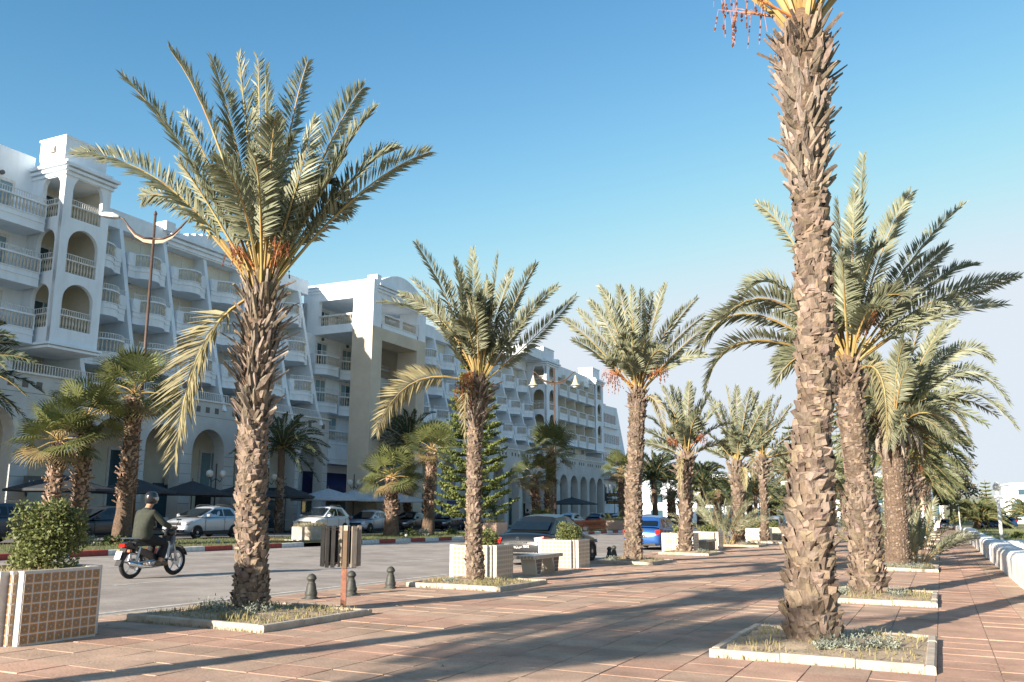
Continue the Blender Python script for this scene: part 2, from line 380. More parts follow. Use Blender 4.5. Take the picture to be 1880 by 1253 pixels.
for k in range(240):
    y = -5+k*.8; ek.t=None
    ek.poly([on(-10.60,y+.01,.0),on(-10.60,y+.79,.0),on(-10.72,y+.79,.0),on(-10.72,y+.01,.0)]); ek.poly([on(-10.72,y+.01,.0),on(-10.72,y+.79,.0),on(-10.80,y+.79,-.03),on(-10.80,y+.01,-.03)])
    ek.poly([on(-10.80,y+.01,-.03),on(-10.80,y+.79,-.03),on(-10.95,y+.79,-.047),on(-10.95,y+.01,-.047)])
ek.build('edging_stone', M_kerbstone, pavement, kind='stuff')

# ---------------------------------------------------------------- median with painted kerb stones
med = MB()
med.poly([on(-30.8,-40,.10), on(-24.5,-40,.10), on(-24.5,300,.10), on(-30.8,300,.10)])
med.poly([on(-30.8,-40,.10), on(-30.8,300,.10), on(-30.8,300,-.2), on(-30.8,-40,-.2)])
median = med.build('median_verge', M_median, kind='structure')
mk = {}
for c, mm in ((0, M_kwhite), (1, M_kred)):
    q = MB(); q.prism([(-.10,-.12),(.08,-.12),(.06,.12),(-.10,.13)], 1, -.70, .70); mk[c] = q.mesh('kerb_stone', mm)
cnt = 0
for k in range(-4, 120):
    y = 13.2+k*1.42
    if 30.9 < y < 33.0: continue
    o = link('kerb_stone', mk[k % 2], median, on(-24.45, y)); cnt += 1
for k in range(10):                                    # the kerb turning in behind the flower box
    a = k/9*math.pi/2
    pass
for k in range(3):
    link('kerb_stone', mk[(k+1) % 2], median, on(-25.3-k*1.4, 33.2+.15*k), R(84))
PAL = {
 'near': ((-1.46, 11.3), [(-0.01,0.13,0.392),(0.01,0.67,0.332),(0.05,1.49,0.312),(0.11,2.14,0.279),(0.22,3.13,0.253),(0.27,4.1,0.253),(0.3,5.09,0.253),(0.29,5.82,0.286),(0.31,6.72,0.359),(0.32,7.49,0.399),(0.34,8.04,0.372)],
  []),
 'L1': ((-8.97, 10.24), [(0.01,0.13,0.313),(-0.03,0.99,0.265),(-0.07,1.77,0.257),(-0.1,2.72,0.257),(-0.09,3.37,0.297),(-0.07,4.19,0.313),(-0.06,4.74,0.249)],
  [(-3.35,7.17,-1.69,6.48),(-2.21,6.39,-1.41,6.13),(-2.11,7.87,-1.11,6.61),(-1.42,8.28,-0.79,7.02),(-1.09,8.59,-0.53,6.79),(-0.63,8.6,-0.38,6.97),(-0.26,8.44,-0.16,6.61),(0.41,8.62,0.18,7.15),(1.33,8.12,0.82,7.06),(1.57,7.58,0.92,6.61),(1.86,7.08,1.1,6.39),(2.4,7.06,1.27,6.26),(1.09,6.12,0.74,6.04),(-1.3,6.63,-0.81,5.91),(-0.98,2.16,-0.81,3.86),(-1.52,7.66,-0.84,6.44),(0.75,7.2,0.4,6.08),(-0.08,8.16,-0.05,6.52),(-0.81,7.24,-0.48,5.91),(1.17,6.79,0.61,5.91)]),
 'L3': ((-8.92, 17.0), [(0.0,0.04,0.247),(-0.03,1.39,0.194),(-0.03,2.53,0.188),(-0.01,3.35,0.2),(0.07,3.88,0.271),(0.07,4.3,0.235)],
  [(-1.32,7.28,-0.61,6.0),(-0.5,7.02,-0.24,5.75),(-0.1,7.32,-0.04,5.88),(0.48,7.02,0.3,5.63),(1.3,6.84,0.72,5.75),(1.75,6.27,0.9,5.45),(2.17,6.17,1.08,5.08),(-1.4,6.5,-0.6,5.57),(-1.64,6.19,-0.66,5.51),(-2.24,6.1,-0.9,5.63),(-2.19,3.23,-1.36,4.3),(-0.37,6.75,-0.16,5.51),(0.78,6.9,0.39,5.63),(0.23,6.75,0.12,5.51),(-0.91,6.0,-0.48,5.02),(1.38,6.0,0.66,5.02),(-0.77,6.69,-0.3,5.51),(1.02,6.37,0.54,5.26)]),
 'L4': ((-8.88, 27.7), [(-0.0,0.05,0.371),(0.05,2.25,0.318),(0.16,3.64,0.31),(0.24,4.7,0.336),(0.27,5.38,0.318)],
  [(-2.16,7.81,-1.0,6.86),(-1.63,8.18,-0.69,6.95),(-1.24,8.39,-0.51,7.23),(-0.93,8.89,-0.23,7.5),(-0.29,8.89,-0.05,7.59),(0.53,8.95,0.42,7.41),(1.34,9.08,0.82,7.59),(2.34,8.58,1.11,7.04),(2.57,8.0,1.23,6.77),(3.03,7.91,1.51,6.68),(2.48,6.59,1.44,6.35),(-1.81,7.13,-0.83,6.5),(0.07,8.8,0.13,7.41),(0.89,8.8,0.61,7.41),(-0.76,8.33,-0.21,6.86),(1.78,8.15,0.92,6.86)]),
 'L5': ((-8.97, 35.3), [(-0.22,0.06,0.329),(-0.16,1.82,0.307),(-0.16,3.1,0.329),(-0.04,3.79,0.351)],
  [(-1.63,4.84,-0.8,4.4),(-1.52,5.39,-0.75,4.71),(-1.28,6.22,-0.62,5.2),(-0.94,6.54,-0.46,5.37),(-0.52,6.6,-0.26,5.41),(0.11,6.71,0.04,5.48),(0.5,6.54,0.22,5.37),(0.98,6.34,0.45,5.26),(1.4,5.89,0.65,5.01),(1.98,5.17,0.87,4.73),(1.55,4.36,0.72,4.12),(-1.68,4.36,-0.83,4.12),(-0.21,6.56,-0.11,5.39),(0.7,6.05,0.32,5.09)]),
 'L6': ((-9.27, 46.2), [(-0.0,0.06,0.393),(0.06,1.95,0.365),(0.07,3.31,0.421),(0.08,4.05,0.449)],
  [(-1.3,7.83,-0.56,6.23),(-0.25,8.06,-0.06,6.36),(0.32,8.12,0.21,6.39),(1.44,7.78,0.74,6.2),(2.25,7.63,1.13,6.12),(2.63,6.36,1.31,5.39),(-1.37,4.83,-0.61,4.5),(-1.75,5.8,-0.79,5.06),(2.02,5.52,1.01,4.9),(-0.71,7.21,-0.28,5.87),(0.88,7.92,0.48,6.28),(1.77,7.21,0.9,5.87)]),
 'L7': ((-9.27, 53.5), [(0.0,0.12,0.321),(0.07,2.03,0.273),(0.06,3.59,0.273),(0.06,4.16,0.481),(0.12,4.85,0.321)],
  [(-1.32,8.05,-0.55,6.7),(-0.32,8.64,-0.07,7.03),(0.62,8.21,0.38,6.79),(1.89,7.89,0.99,6.61),(2.45,6.44,1.25,5.77),(2.12,5.17,1.08,5.03),(-2.04,6.44,-0.9,5.77),(-1.45,5.17,-0.63,5.03),(1.28,8.38,0.69,6.88),(-1.52,7.24,-0.65,6.23)]),
 'R2': ((-1.36, 18.7), [(0.02,0.02,0.429),(-0.0,0.98,0.365),(-0.01,2.02,0.332),(-0.06,2.86,0.311),(-0.1,3.5,0.322),(-0.09,4.15,0.354),(-0.07,4.5,0.29)],
  [(0.5,8.81,0.25,6.84),(1.37,7.99,0.66,6.61),(2.63,7.89,1.19,6.38),(2.24,6.99,1.15,5.93),(2.88,6.65,1.61,6.04),(3.63,6.4,1.58,5.7),(0.08,7.86,0.03,6.38),(-1.48,8.11,-0.77,6.84),(-2.11,5.93,-1.26,6.04),(-3.0,4.8,-1.95,5.53),(-3.03,3.94,-2.09,4.92),(-1.59,4.14,-0.9,4.7),(-1.52,4.52,-0.79,4.81),(-0.15,7.78,-0.1,6.16),(0.82,7.31,0.38,5.93),(3.62,6.33,1.79,5.59),(3.12,5.7,1.44,5.37),(-2.73,5.25,-1.5,5.7)]),
 'R3': ((-1.28, 29.7), [(-0.02,-0.01,0.504),(0.06,1.35,0.437),(0.08,2.48,0.42),(0.13,3.47,0.47),(0.18,4.14,0.504)],
  [(2.66,7.66,1.56,6.52),(1.36,8.13,0.78,6.35),(0.45,7.57,0.4,5.84),(3.86,6.44,2.33,6.52),(4.31,5.07,2.54,6.01),(3.36,5.75,1.83,5.66),(3.85,4.22,2.3,5.32),(1.81,7.39,1.01,6.01),(-0.27,7.05,-0.04,5.66),(-1.03,6.01,-0.4,5.32),(3.11,6.7,1.7,6.18),(3.76,4.65,1.95,5.15),(-1.41,4.14,-0.61,4.81),(2.51,3.97,1.6,4.98),(1.09,2.98,1.02,4.14),(-0.9,3.14,-0.49,4.14)]),
}
# ---------------------------------------------------------------- palms
def frond(mb, p0, p1, p2, half, nl=56, bare=.24, lw=.017, droop=.25, side_up=.35, rr=.022, rg=rnd, fold=1.0):
    """one date palm frond through three points; slot 0 = leaflets, slot 1 = stem"""
    p0, p1, p2 = V(p0), V(p1), V(p2)
    c = (p1 - .25*p0 - .25*p2)*2
    def B(t): return p0*(1-t)**2 + c*2*t*(1-t) + p2*t*t
    rad = (p2-p0); rad.z = 0
    if rad.length < .05: rad = V((rg.uniform(-1,1), rg.uniform(-1,1), 0))
    rad.normalize(); S0 = V((0,0,1)).cross(rad); roll = rg.choice((-1,1))*rg.uniform(.3,1.15)
    n = 9; pts = [B(i/n) for i in range(n+1)]
    mb.k = 1; mb.tube(pts, [rr*(1-.88*i/n)*(1.5 if i==0 else 1) for i in range(n+1)], 4, cap=False); mb.k = 0
    L = sum((pts[i+1]-pts[i]).length for i in range(n))
    nl = int(nl*1.65)
    for i in range(nl):
        t = bare+(1-bare)*(i+.5)/nl; P = B(t); T = (B(min(t+.02,1.0))-B(t-.02)).normalized(); S = Matrix.Rotation(roll*(.55+.75*t), 3, T) @ S0; S = (S-T*S.dot(T)).normalized(); N = T.cross(S).normalized()
        u = (t-bare)/(1-bare); ln = half*1.12*(.50+.62*math.sin(math.pi*min(1,(u*.90+.14)))**.8)*rg.uniform(.88,1.08)
        an = R(62-38*u)
        for sg in (-1, 1):
            d = T*math.cos(an)+S*sg*math.sin(an)+N*(side_up*rg.uniform(.2,1.6)*fold)+V((rg.uniform(-.09,.09) for _ in range(3)))
            d.normalize(); w = d.cross(S*sg*.3+N).normalized()
            w = (w*rg.uniform(.5,1)+N*rg.uniform(-.7,.7)).normalized()*lw*1.25*(1.15-.45*u)
            e = P+d*ln - V((0,0,1))*droop*ln*rg.uniform(.1,.6); m_ = P+d*ln*.42
            mb.poly([P, m_+w, e, m_-w])
    # terminal leaflets
    return L

def boots_on(trunkfn, z0, z1, ring, cnt, size, out, lng, rg, jit=.25, thin=.35):
    """leaf bases left on a trunk: yields (vertices, faces, base point) of single pieces"""
    res = []; z = z0; k = 0
    while z < z1:
        n = cnt; c, r = trunkfn(z)
        for j in range(n):
            if rg.random() < .10: continue
            a = 2*math.pi*(j+.5*(k%2)+rg.uniform(-jit,jit)*.6)/n + k*.13
            zz = z+rg.uniform(-.3,.3)*ring; c, r = trunkfn(zz)
            d = V((math.cos(a), math.sin(a), 0)); s = V((-math.sin(a), math.cos(a), 0))
            sz = size*rg.uniform(.6,1.35); ln = lng*rg.uniform(.55,1.7); oa = R(out*rg.uniform(.1,1.9))
            ax = V((0,0,1))*math.cos(oa)+d*math.sin(oa); nn = d*math.cos(oa)-V((0,0,1))*math.sin(oa)
            sk = s*rg.uniform(-.25,.25); base = c+d*(r*.80)
            tw = rg.uniform(.1,.8); th = sz*thin*rg.uniform(.6,1.3); ax = (ax+s*rg.uniform(-.35,.35)).normalized()
            b = [base-s*sz*.5, base+s*sz*.5, base+nn*th*.6]
            ti = base+ax*ln+sk*ln
            scar = lng < size*1.25
            if scar: tw = rg.uniform(.7,1.15)
            t_ = [ti-s*sz*.5*tw, ti+s*sz*.5*tw, ti+nn*th*(rg.uniform(.5,1.25) if scar else rg.uniform(.4,1.1))]
            mid = base+ax*ln*.45+sk*ln*.4
            m_ = [mid-s*sz*.5*.95, mid+s*sz*.5*.95, mid+nn*th*(.75 if lng < size*1.25 else 1.15)]
            vs = b+m_+t_
            fs = [(0,2,5,3),(2,1,4,5),(3,5,8,6),(5,4,7,8),(6,8,7),(1,0,3,4),(4,3,6,7)]
            k_ = rg.uniform(.55,1.2); vs = [v+V((rg.uniform(-1,1),rg.uniform(-1,1),rg.uniform(-1,1)))*sz*.10 for v in vs]; res.append((vs, fs, base, (k_, k_*rg.uniform(.93,1.0), k_*rg.uniform(.84,1.0))))
        z += ring; k += 1
    return res

def trunk_of(root, prof, m=None, n=14, name='trunk', rough=.05, rg=rnd):
    """prof: list of (lateral, z, radius); returns function z -> (centre, radius)"""
    P = [(V((RGT.x*a, RGT.y*a, z)), r*.88) for a, z, r in prof]
    P.insert(0, (V((P[0][0].x, P[0][0].y, -.12)), P[0][1]*1.05))
    def fn(z):
        for i in range(len(P)-1):
            z0, z1 = P[i][0].z, P[i+1][0].z
            if z <= z1 or i == len(P)-2:
                t = max(0, min(1, (z-z0)/(z1-z0))); t = t*t*(3-2*t)
                return P[i][0].lerp(P[i+1][0], t)*1.0 + V((0,0,z-(z0+(z1-z0)*t))), P[i][1]*(1-t)+P[i+1][1]*t
    top = P[-1][0].z; N = max(8, int(top/.16)); mb = MB(); pts = []; rr = []
    for i in range(N+1):
        z = -.12+(top+.12)*i/N; c, r = fn(z); pts.append(c); rr.append(r*.84*(1+rg.uniform(-rough,rough)))
    mb.tube(pts, rr, n)
    mb.build(name, m or M_bark, root, smooth=True)
    return fn, top

def add_boots(root, fn, specs, rg, parts=0, facing=True, ms=None):
    """specs: (z0,z1,ring,count,size,out angle,length,material)"""
    for (z0, z1, ring, cnt, size, out, lng, mm) in specs:
        ps = boots_on(fn, z0, z1, ring, cnt, size, out, lng, rg)
        rest_ = MB(); left = []
        for vs, fs, base, tn in ps:
            c, r = fn(base.z); d = (base-c); vis_ = -d.normalized().dot(FWD)
            if parts > 0 and vis_ > -.05:
                b = MB(); b.t = tn; b.add([v-base for v in vs], fs); b.build('leaf_base', mm, root, loc=base); parts -= 1
            else: rest_.t = tn; rest_.add(vs, fs)
        if rest_.v: rest_.build('leaf_base', mm, root, kind='stuff')

def dates(root, p, d, rg, n=26, ln=.8, drop=.5, fruit=True):
    mb = MB(); mb.k = 0; d = V(d).normalized(); e = V(p)+d*ln*.55+V((0,0,.12)); mb.tube([V(p), V(p)+d*ln*.3+V((0,0,.08)), e], [.022,.018,.014], 5)
    fb = MB()
    for i in range(n):
        q = e+V((rg.uniform(-.3,.3), rg.uniform(-.3,.3), rg.uniform(-.1,.2)))*ln*.55+d*rg.uniform(.0,.3)
        tip = q-V((0,0,1))*drop*rg.uniform(.3,1.0)+V((rg.uniform(-.08,.08), rg.uniform(-.08,.08), 0))
        mb.tube([e-d*rg.uniform(0,.2), q, tip], [.006,.004,.003], 3, cap=False)
        if fruit:
            for j in range(4):
                w = q.lerp(tip, rg.uniform(.3,1)); s = rg.uniform(.014,.022)
                fb.add([w+V((s,0,0)), w+V((-s,0,0)), w+V((0,s,0)), w+V((0,-s,0)), w+V((0,0,s*1.5)), w+V((0,0,-s*1.5))],
                       [(0,2,4),(2,1,4),(1,3,4),(3,0,4),(2,0,5),(1,2,5),(3,1,5),(0,3,5)])
    mb.build('fruit_stalk', M_orange, root)
    if fruit: fb.build('date_bunch', M_date, root, kind='stuff')

def crown(root, C, specs, rg, length=3.3, extra=14, half=.36, nl=56, lw=.017, mf=None, rr=.024, zbias=(.55,1.3), droop=.25):
    fm = [mf or M_frond, M_rachis]
    for s in specs:
        tx, tz, mx_, mz = s; dep = rg.uniform(-.42,.42)*length*.55
        tip = V((0,0,tz))+RGT*tx+FWD*dep; mid = V((0,0,mz))+RGT*mx_+FWD*dep*.45
        st = C+(mid-C).normalized()*.08; st.z = C.z-.05
        mb = MB(); frond(mb, st-tip*0, mid, tip, half*(1.45 if tz < C.z-1.0 else 1), nl, lw=lw, rr=rr, rg=rg, droop=droop)
        mb.build('frond', [M_frondy, M_rachis] if (tz < C.z-1.0) else fm, root)
    if extra > 9 and length < 3.5 and nl < 60:
        for i in range(rg.choice((1,2,3))):            # dead fronds hanging against the trunk
            a = rg.uniform(0, 6.28); d = V((math.cos(a), math.sin(a), 0)); L = length*rg.uniform(.45,.7); b = C-V((0,0,.25))
            mb = MB(); frond(mb, b, b+d*L*.42+V((0,0,-.05)), b+d*L*rg.uniform(.4,.7)-V((0,0,L*.8)), half*.7, int(nl*.6), lw=lw*.8, rr=rr*.8, rg=rg, droop=.6)
            mb.build('frond', [M_frondy, M_rachis], root, label='dry brown hanging frond')
    for i in range(extra):
        a = rg.uniform(0, 2*math.pi); up = rg.uniform(*zbias)
        # extra fronds point mostly toward or away from the viewer so the measured outline stays
        d = FWD*math.sin(a)*rg.uniform(.6,1.0)*(1 if rg.random()<.5 else -1)+RGT*math.cos(a)*.45
        d.z = 0; L = length*rg.uniform(.8,1.0); h = math.cos(up*.9); 
        tip = C+d*L*math.sin(min(1.5,1.6-up))*.95+V((0,0,L*(up-.25)*.85)); mid = C.lerp(tip, .5)+V((0,0,.16*L))
        mb = MB(); frond(mb, C+d*.08-V((0,0,.05)), mid, tip, half, nl, lw=lw, rr=rr, rg=rg, droop=droop)
        mb.build('frond', fm, root)

def date_palm(key, label, seed, length, boots, extra=14, half=.36, nl=56, lw=.017, parts=0, rr=.024, fruit=(), group=None, mf=None, drop=.25, zb=(.55,1.3)):
    (x, y), tr, specs = PAL[key]; rg = random.Random(seed)
    root = thing('date_palm', label, 'palm tree', on(x, y), group=group)
    fn, top = trunk_of(root, tr, rg=rg)
    add_boots(root, fn, boots, rg, parts)
    C, r = fn(top)
    mb = MB(); mb.lathe([(r*.78,-.35),(r*.8,0),(r*.6,.18),(r*.2,.34)], 12, c=C); mb.build('crown_fibre', M_fiber, root, smooth=True)
    crown(root, C, specs, rg, length, extra, half, nl, lw, mf, rr, droop=drop, zbias=zb)
    for f in fruit: dates(root, C+V((0,0,.15)), RGT*f[0]+FWD*f[1]+V((0,0,f[2])), rg, *f[3:])
    return root
PG = 'date palms planted in the promenade beds'
# nearest palm, its crown above the frame
x0, z0 = .34, 7.8
PAL['near'][1][-1] = (.34, 7.8, .36); PAL['near'][1][-2] = (.32, 7.4, .385)
nf = []
rg0 = random.Random(3)
for i in range(22):
    a = 2*math.pi*i/22+rg0.uniform(-.1,.1); el = rg0.choice((.5,.7,.9,1.15)); L = 3.4
    nf.append((x0+math.cos(a)*L*math.cos(el), z0+L*math.sin(el)*.9, x0+math.cos(a)*L*.5*math.cos(el)*1.05, z0+L*.5*math.sin(el)*.9+.55))
PAL['near'] = (PAL['near'][0], PAL['near'][1], nf)
bo = lambda z0, z1, r, n, s, o, l, m: (z0, z1, r, n, s, o, l, m)
date_palm('near', 'nearest date palm, thick scaly trunk running out of the picture top at front right', 21, 3.4,
  [bo(.1,2.2,.075,15,.135,16,.12,M_boot), bo(2.2,5.5,.07,12,.15,9,.09,M_boot), bo(5.5,7.2,.095,15,.085,30,.20,M_boot2), bo(7.1,7.75,.09,16,.075,34,.26,M_boot)], extra=6, parts=300, rr=.035,
  fruit=((-.95,-.2,.25,14,1.5,.75),(-.8,.3,.2,8,1.2,.6)), group=PG)
date_palm('L1', 'tall date palm with bristling trunk and orange fruit stalks beside the slatted litter bin', 22, 3.4,
  [bo(.1,2.7,.06,13,.115,13,.085,M_boot), bo(2.7,3.3,.10,13,.09,26,.20,M_boot2), bo(3.3,4.75,.085,14,.062,34,.28,M_boot2)], extra=9, parts=230, rr=.03,
  fruit=((.6,-.5,.7,16,.75,.45),(-.7,-.4,.7,14,.75,.4),(.3,.6,.6,10,.8,.3)), group=PG)
date_palm('L3', 'date palm with dry hanging frond and brown fruit, left of the first bench', 23, 2.5,
  [bo(.1,3.3,.06,10,.10,13,.07,M_boot), bo(3.3,4.3,.085,11,.06,38,.22,M_boot2)], extra=14, half=.30, nl=48, lw=.017, rr=.022, fruit=((-.5,-.6,-.4,44,.7,.8),), group=PG)
date_palm('L4', 'date palm with bright orange fruit bunches between the dark saloon and the blue car', 24, 3.0,
  [bo(.1,5.0,.075,12,.14,13,.09,M_boot), bo(4.9,5.4,.08,13,.08,34,.16,M_boot)], extra=14, half=.36, nl=44, lw=.022, rr=.03, fruit=((-.9,-.3,.4,40,1.5,.75),(.8,-.4,.5,26,1.3,.45)), group=PG)
date_palm('L5', 'fourth date palm of the kerbside row, bushy crown, beside the blue car', 25, 2.4,
  [bo(.1,3.0,.12,10,.16,18,.14,M_boot), bo(3.0,3.8,.12,10,.16,36,.25,M_boot)], extra=16, half=.36, nl=36, lw=.026, rr=.03, fruit=((-.8,-.4,.5,24,1.2,.4),(.6,-.4,.6,24,1.2,.4)), group=PG)
date_palm('L6', 'fifth date palm of the kerbside row, leaf suckers growing round its foot', 26, 2.6,
  [bo(.1,3.2,.14,9,.19,20,.16,M_boot), bo(3.2,4.0,.12,10,.16,38,.3,M_boot2)], extra=16, half=.40, nl=32, lw=.03, rr=.035, group=PG)
date_palm('L7', 'slender date palm with a ball of cut leaf bases under its crown', 27, 2.6,
  [bo(.1,3.6,.16,8,.16,16,.12,M_boot), bo(3.6,4.7,.14,10,.18,36,.3,M_boot2)], extra=10, half=.40, nl=30, lw=.032, rr=.035, group=PG)
date_palm('R2', 'leaning date palm right behind the nearest trunk, long fronds spread to both sides', 28, 3.4,
  [bo(.1,2.0,.075,14,.13,16,.11,M_boot), bo(2.0,4.0,.065,12,.12,9,.07,M_boot), bo(3.9,4.5,.085,13,.08,36,.20,M_boot)], extra=16, parts=0, rr=.03, half=.38, nl=54, lw=.019, fruit=((.5,-.5,.9,26,1.1,.35),), group=PG)
date_palm('R3', 'stout palm with ringed trunk, hanging boat-shaped spathes and a dense drooping crown', 29, 3.7,
  [bo(.1,3.3,.07,22,.075,10,.05,M_boot), bo(3.3,4.4,.09,16,.10,32,.24,M_boot)], extra=34, rr=.03, half=.42, nl=44, lw=.024, group=PG, drop=.4, zb=(-.1,1.2))
sp = MB(); rr3 = bpy.data.objects.get('date_palm.008'); rg3 = random.Random(8)
for k in range(9):
    a = -2.6+k*.32; d = RGT*math.cos(a)+FWD*math.sin(a); b = V((0,0,4.2))+RGT*.15+d*.6
    w = d.cross(V((0,0,1)))*.07; t = b+d*.22-V((0,0,rg3.uniform(.7,1.1))); mm_ = b.lerp(t,.55)+d*.06
    sb = MB(); sb.add([b, mm_+w, mm_-w, t, mm_+d*.06], [(0,1,4),(0,4,2),(1,3,4),(4,3,2),(0,2,1),(1,2,3)]); sb.build('spathe', M_wood, rr3)
# palms standing behind the camera: only their shadows reach the picture
src = bpy.data.objects['date_palm.002']
for (x, y), rz, lb in (((-9.0,-.9), 1.0, 'date palm behind the viewpoint, nearest the kerbside bed'), ((-9.0,-8.2), 2.2, 'date palm behind the viewpoint, second back in the kerbside row'), ((-1.4,-4.6), 4.0, 'date palm behind the viewpoint beside the sea wall'), ((-9.0,-18.5), 5.1, 'date palm behind the viewpoint, third back in the kerbside row')):
    dup(src, on(x, y), rz, lb, PG, 1.15)
# generic date palms farther along both rows
def gen_palm(name, seed, h, r, length, nfr, half, nl, lw, boots, mf, rr=.035, el=(-.35,1.3), arch=.22, label='', cat='palm tree', loc=(0,0,0), group=None, fruit=False, joined=False):
    rg = random.Random(seed); root = thing(name, label, cat, loc, group=group)
    fn, top = trunk_of(root, [(0,.05,r*1.15),(rg.uniform(-.1,.1),h*.5,r),(rg.uniform(-.15,.15),h,r*1.05)], rg=rg, n=9)
    if boots: add_boots(root, fn, boots, rg)
    C, _ = fn(top)
    jm = MB() if joined else None
    for i in range(nfr):
        a = i*2.39996+rg.uniform(-.2,.2); e = el[0]+(el[1]-el[0])*((i+.5)/nfr)**.8; L = length*rg.uniform(.85,1.05)
        d = V((math.cos(a), math.sin(a), 0)); tip = C+d*L*math.cos(e)+V((0,0,L*math.sin(e)*.9-.12*L)); mid = C.lerp(tip,.5)+V((0,0,arch*L))
        mb = jm or MB(); frond(mb, C, mid, tip, half, nl, lw=lw, rr=rr, rg=rg, droop=.35, bare=.12)
        if not joined: mb.build('frond', [mf, M_rachis], root)
    if joined: jm.build('crown', [mf, M_rachis], root)
    if fruit: dates(root, C+V((0,0,.1)), RGT-FWD, rg, 30, 1.0, .5); dates(root, C+V((0,0,.1)), -RGT-FWD, rg, 30, 1.0, .5)
    return root
GB = [bo(.1,4.0,.22,8,.24,20,.2,M_boot)]
pA = gen_palm('date_palm', 41, 4.3, .30, 2.9, 34, .42, 26, .036, GB+[bo(3.7,4.3,.16,9,.2,38,.34,M_boot2)], M_frond, label='date palm far down the kerbside row, behind the slender one', loc=on(-9.1,64.6), group=PG, fruit=True)
pB = gen_palm('date_palm', 42, 4.9, .34, 3.5, 42, .46, 26, .040, GB+[bo(4,4.9,.2,9,.22,34,.3,M_boot)], M_canary, el=(-.6,1.25), label='bushy palm behind the stout ringed one in the seaward row', loc=on(-1.3,38.3), group=PG)
nk = ns = 0
for i, (x, y, s, w) in enumerate([(-9.2,71.9,1.0,pA),(-9.2,82.7,.95,pB),(-9.2,90,1.05,pA),(-9.2,101,1.0,pA),(-9.3,109,.95,pB),(-9.3,120,1.0,pA),(-9.3,135,1.0,pA),(-9.3,150,1.0,pB),
    (-1.3,50.4,.9,pB),(-1.3,59.5,1.0,pA),(-1.2,71,.9,pB),(-1.2,81.3,1.0,pA),(-1.2,93.3,.95,pB),(-1.2,105,1.0,pA),(-1.2,119,1.0,pB),(-1.2,132,1.0,pA)]):
    if x < -5: nk += 1; lb = '%s small date palm beyond the planters in the distant kerbside row' % ORD[nk-1]
    else: ns += 1; lb = '%s date palm behind the stout ringed palm in the distant seaward row' % ORD[ns]
    dup(w, on(x, y), i*1.3+.4, lb, 'distant palms of the two promenade rows', s)
# palm suckers at the foot of two palms
def sucker(label, loc, seed, n=16, L=1.5, rad=.25, m=None):
    rg = random.Random(seed); root = thing('young_palm', label, 'palm sucker', loc)
    for i in range(n):
        a = i*2.4+rg.uniform(-.3,.3); e = rg.uniform(.45,1.35); d = V((math.cos(a), math.sin(a), 0)); l_ = L*rg.uniform(.7,1.15)
        b = d*rad*rg.random(); tip = b+d*l_*math.cos(e)+V((0,0,l_*math.sin(e))); mb = MB()
        frond(mb, b, b.lerp(tip,.5)+V((0,0,.12*l_)), tip, .26, 24, lw=.016, rr=.014, rg=rg); mb.build('frond', [m or M_frond, M_rachis], root)
    return root
sucker('tuft of young palm shoots at the foot of the fifth kerbside palm', on(-9.9,45.6), 51, 26, 2.9, .5)
sucker('green palm shoots against the right side of the stout ringed trunk', on(-.85,31.6), 52, 22, 2.0, .3)
sucker('pale palm shoots seen between the leaning trunk and the stout ringed trunk', on(-1.9,33.5), 53, 22, 2.2, .4)

# ---------------------------------------------------------------- fan palms on the median
def fan_leaf(rg, r=.95, n=34, spread=R(215), mdry=.25):
    mb = MB(); mb.k = 1; mb.tube([(0,0,0),(.35,0,.05),(.75,0,0)], [.022,.016,.012], 4, cap=False); mb.k = 0; c = V((.75,0,0))
    for i in range(n):
        a = -spread/2+spread*i/(n-1); rr = r*(.78+.22*math.cos(a*.7))*rg.uniform(.92,1.05)
        d = V((math.cos(a), math.sin(a), .05)); s = V((-math.sin(a), math.cos(a), 0)); w = rr*.55*spread/n*.62
        k = .03*(1 if i%2 else -1)
        m1 = c+d*rr*.55+V((0,0,k-.02)); e1 = c+d*rr*.80+V((0,0,-.07)); e2 = c+d*rr+V((rg.uniform(-.03,.03),rg.uniform(-.03,.03),-.16-.12*rg.random()))
        mb.poly([c, m1+s*w, e1, m1-s*w]); mb.poly([m1+s*w, e1+s*w*.3, e2, e1-s*w*.3])
        mb.poly([m1-s*w, m1+s*w, e1+s*w*.35, e1-s*w*.35])
    return mb
FANM = []
for k in range(4): FANM.append(fan_leaf(random.Random(60+k)).mesh('fan_leaf', [M_fan, M_rachis]))
FANDRY = fan_leaf(random.Random(66), .8).mesh('fan_leaf', [M_fandry, M_fandry])
def fan_palm(label, loc, h, r, seed, nl=22, s=1.0, lean=0.0, low=-.65):
    nl = int(nl*.82); s *= .98
    rg = random.Random(seed); root = thing('fan_palm', label, 'palm tree', loc, group='fan palms on the planted median')
    fn, top = trunk_of(root, [(0,.05,r*1.25),(lean*.3,h*.3,r*.95),(lean,h,r*.8)], rg=rg, n=10)
    add_boots(root, fn, [bo(h*.28,h,.11,9,.13,42,.15,M_bootf)], rg)
    C, _ = fn(top)
    for i in range(nl):
        a = i*2.39996+rg.uniform(-.25,.25); e = low+(1.40-low)*(i/nl)**1.15
        me = FANDRY if (i < 3) else FANM[i%4]
        o = link('fan_leaf', me, root)
        o.matrix_local = Matrix.Translation(C+V((0,0,.1))) @ Matrix.Rotation(a,4,'Z') @ Matrix.Rotation(-e,4,'Y') @ Matrix.Rotation(rg.uniform(-.5,.5),4,'X') @ Matrix.Diagonal((s,s,s,1)) 
    return root
fan_palm('short fan palm with a shaggy pale trunk, leftmost of the pair behind the big shrub', on(-28.5,22.0,.1), 3.6, .33, 71, 24, 1.15)
fan_palm('second fan palm from the left, its fans behind the leftmost one', on(-28.5,23.1,.1), 4.6, .36, 72, 22, 1.1)
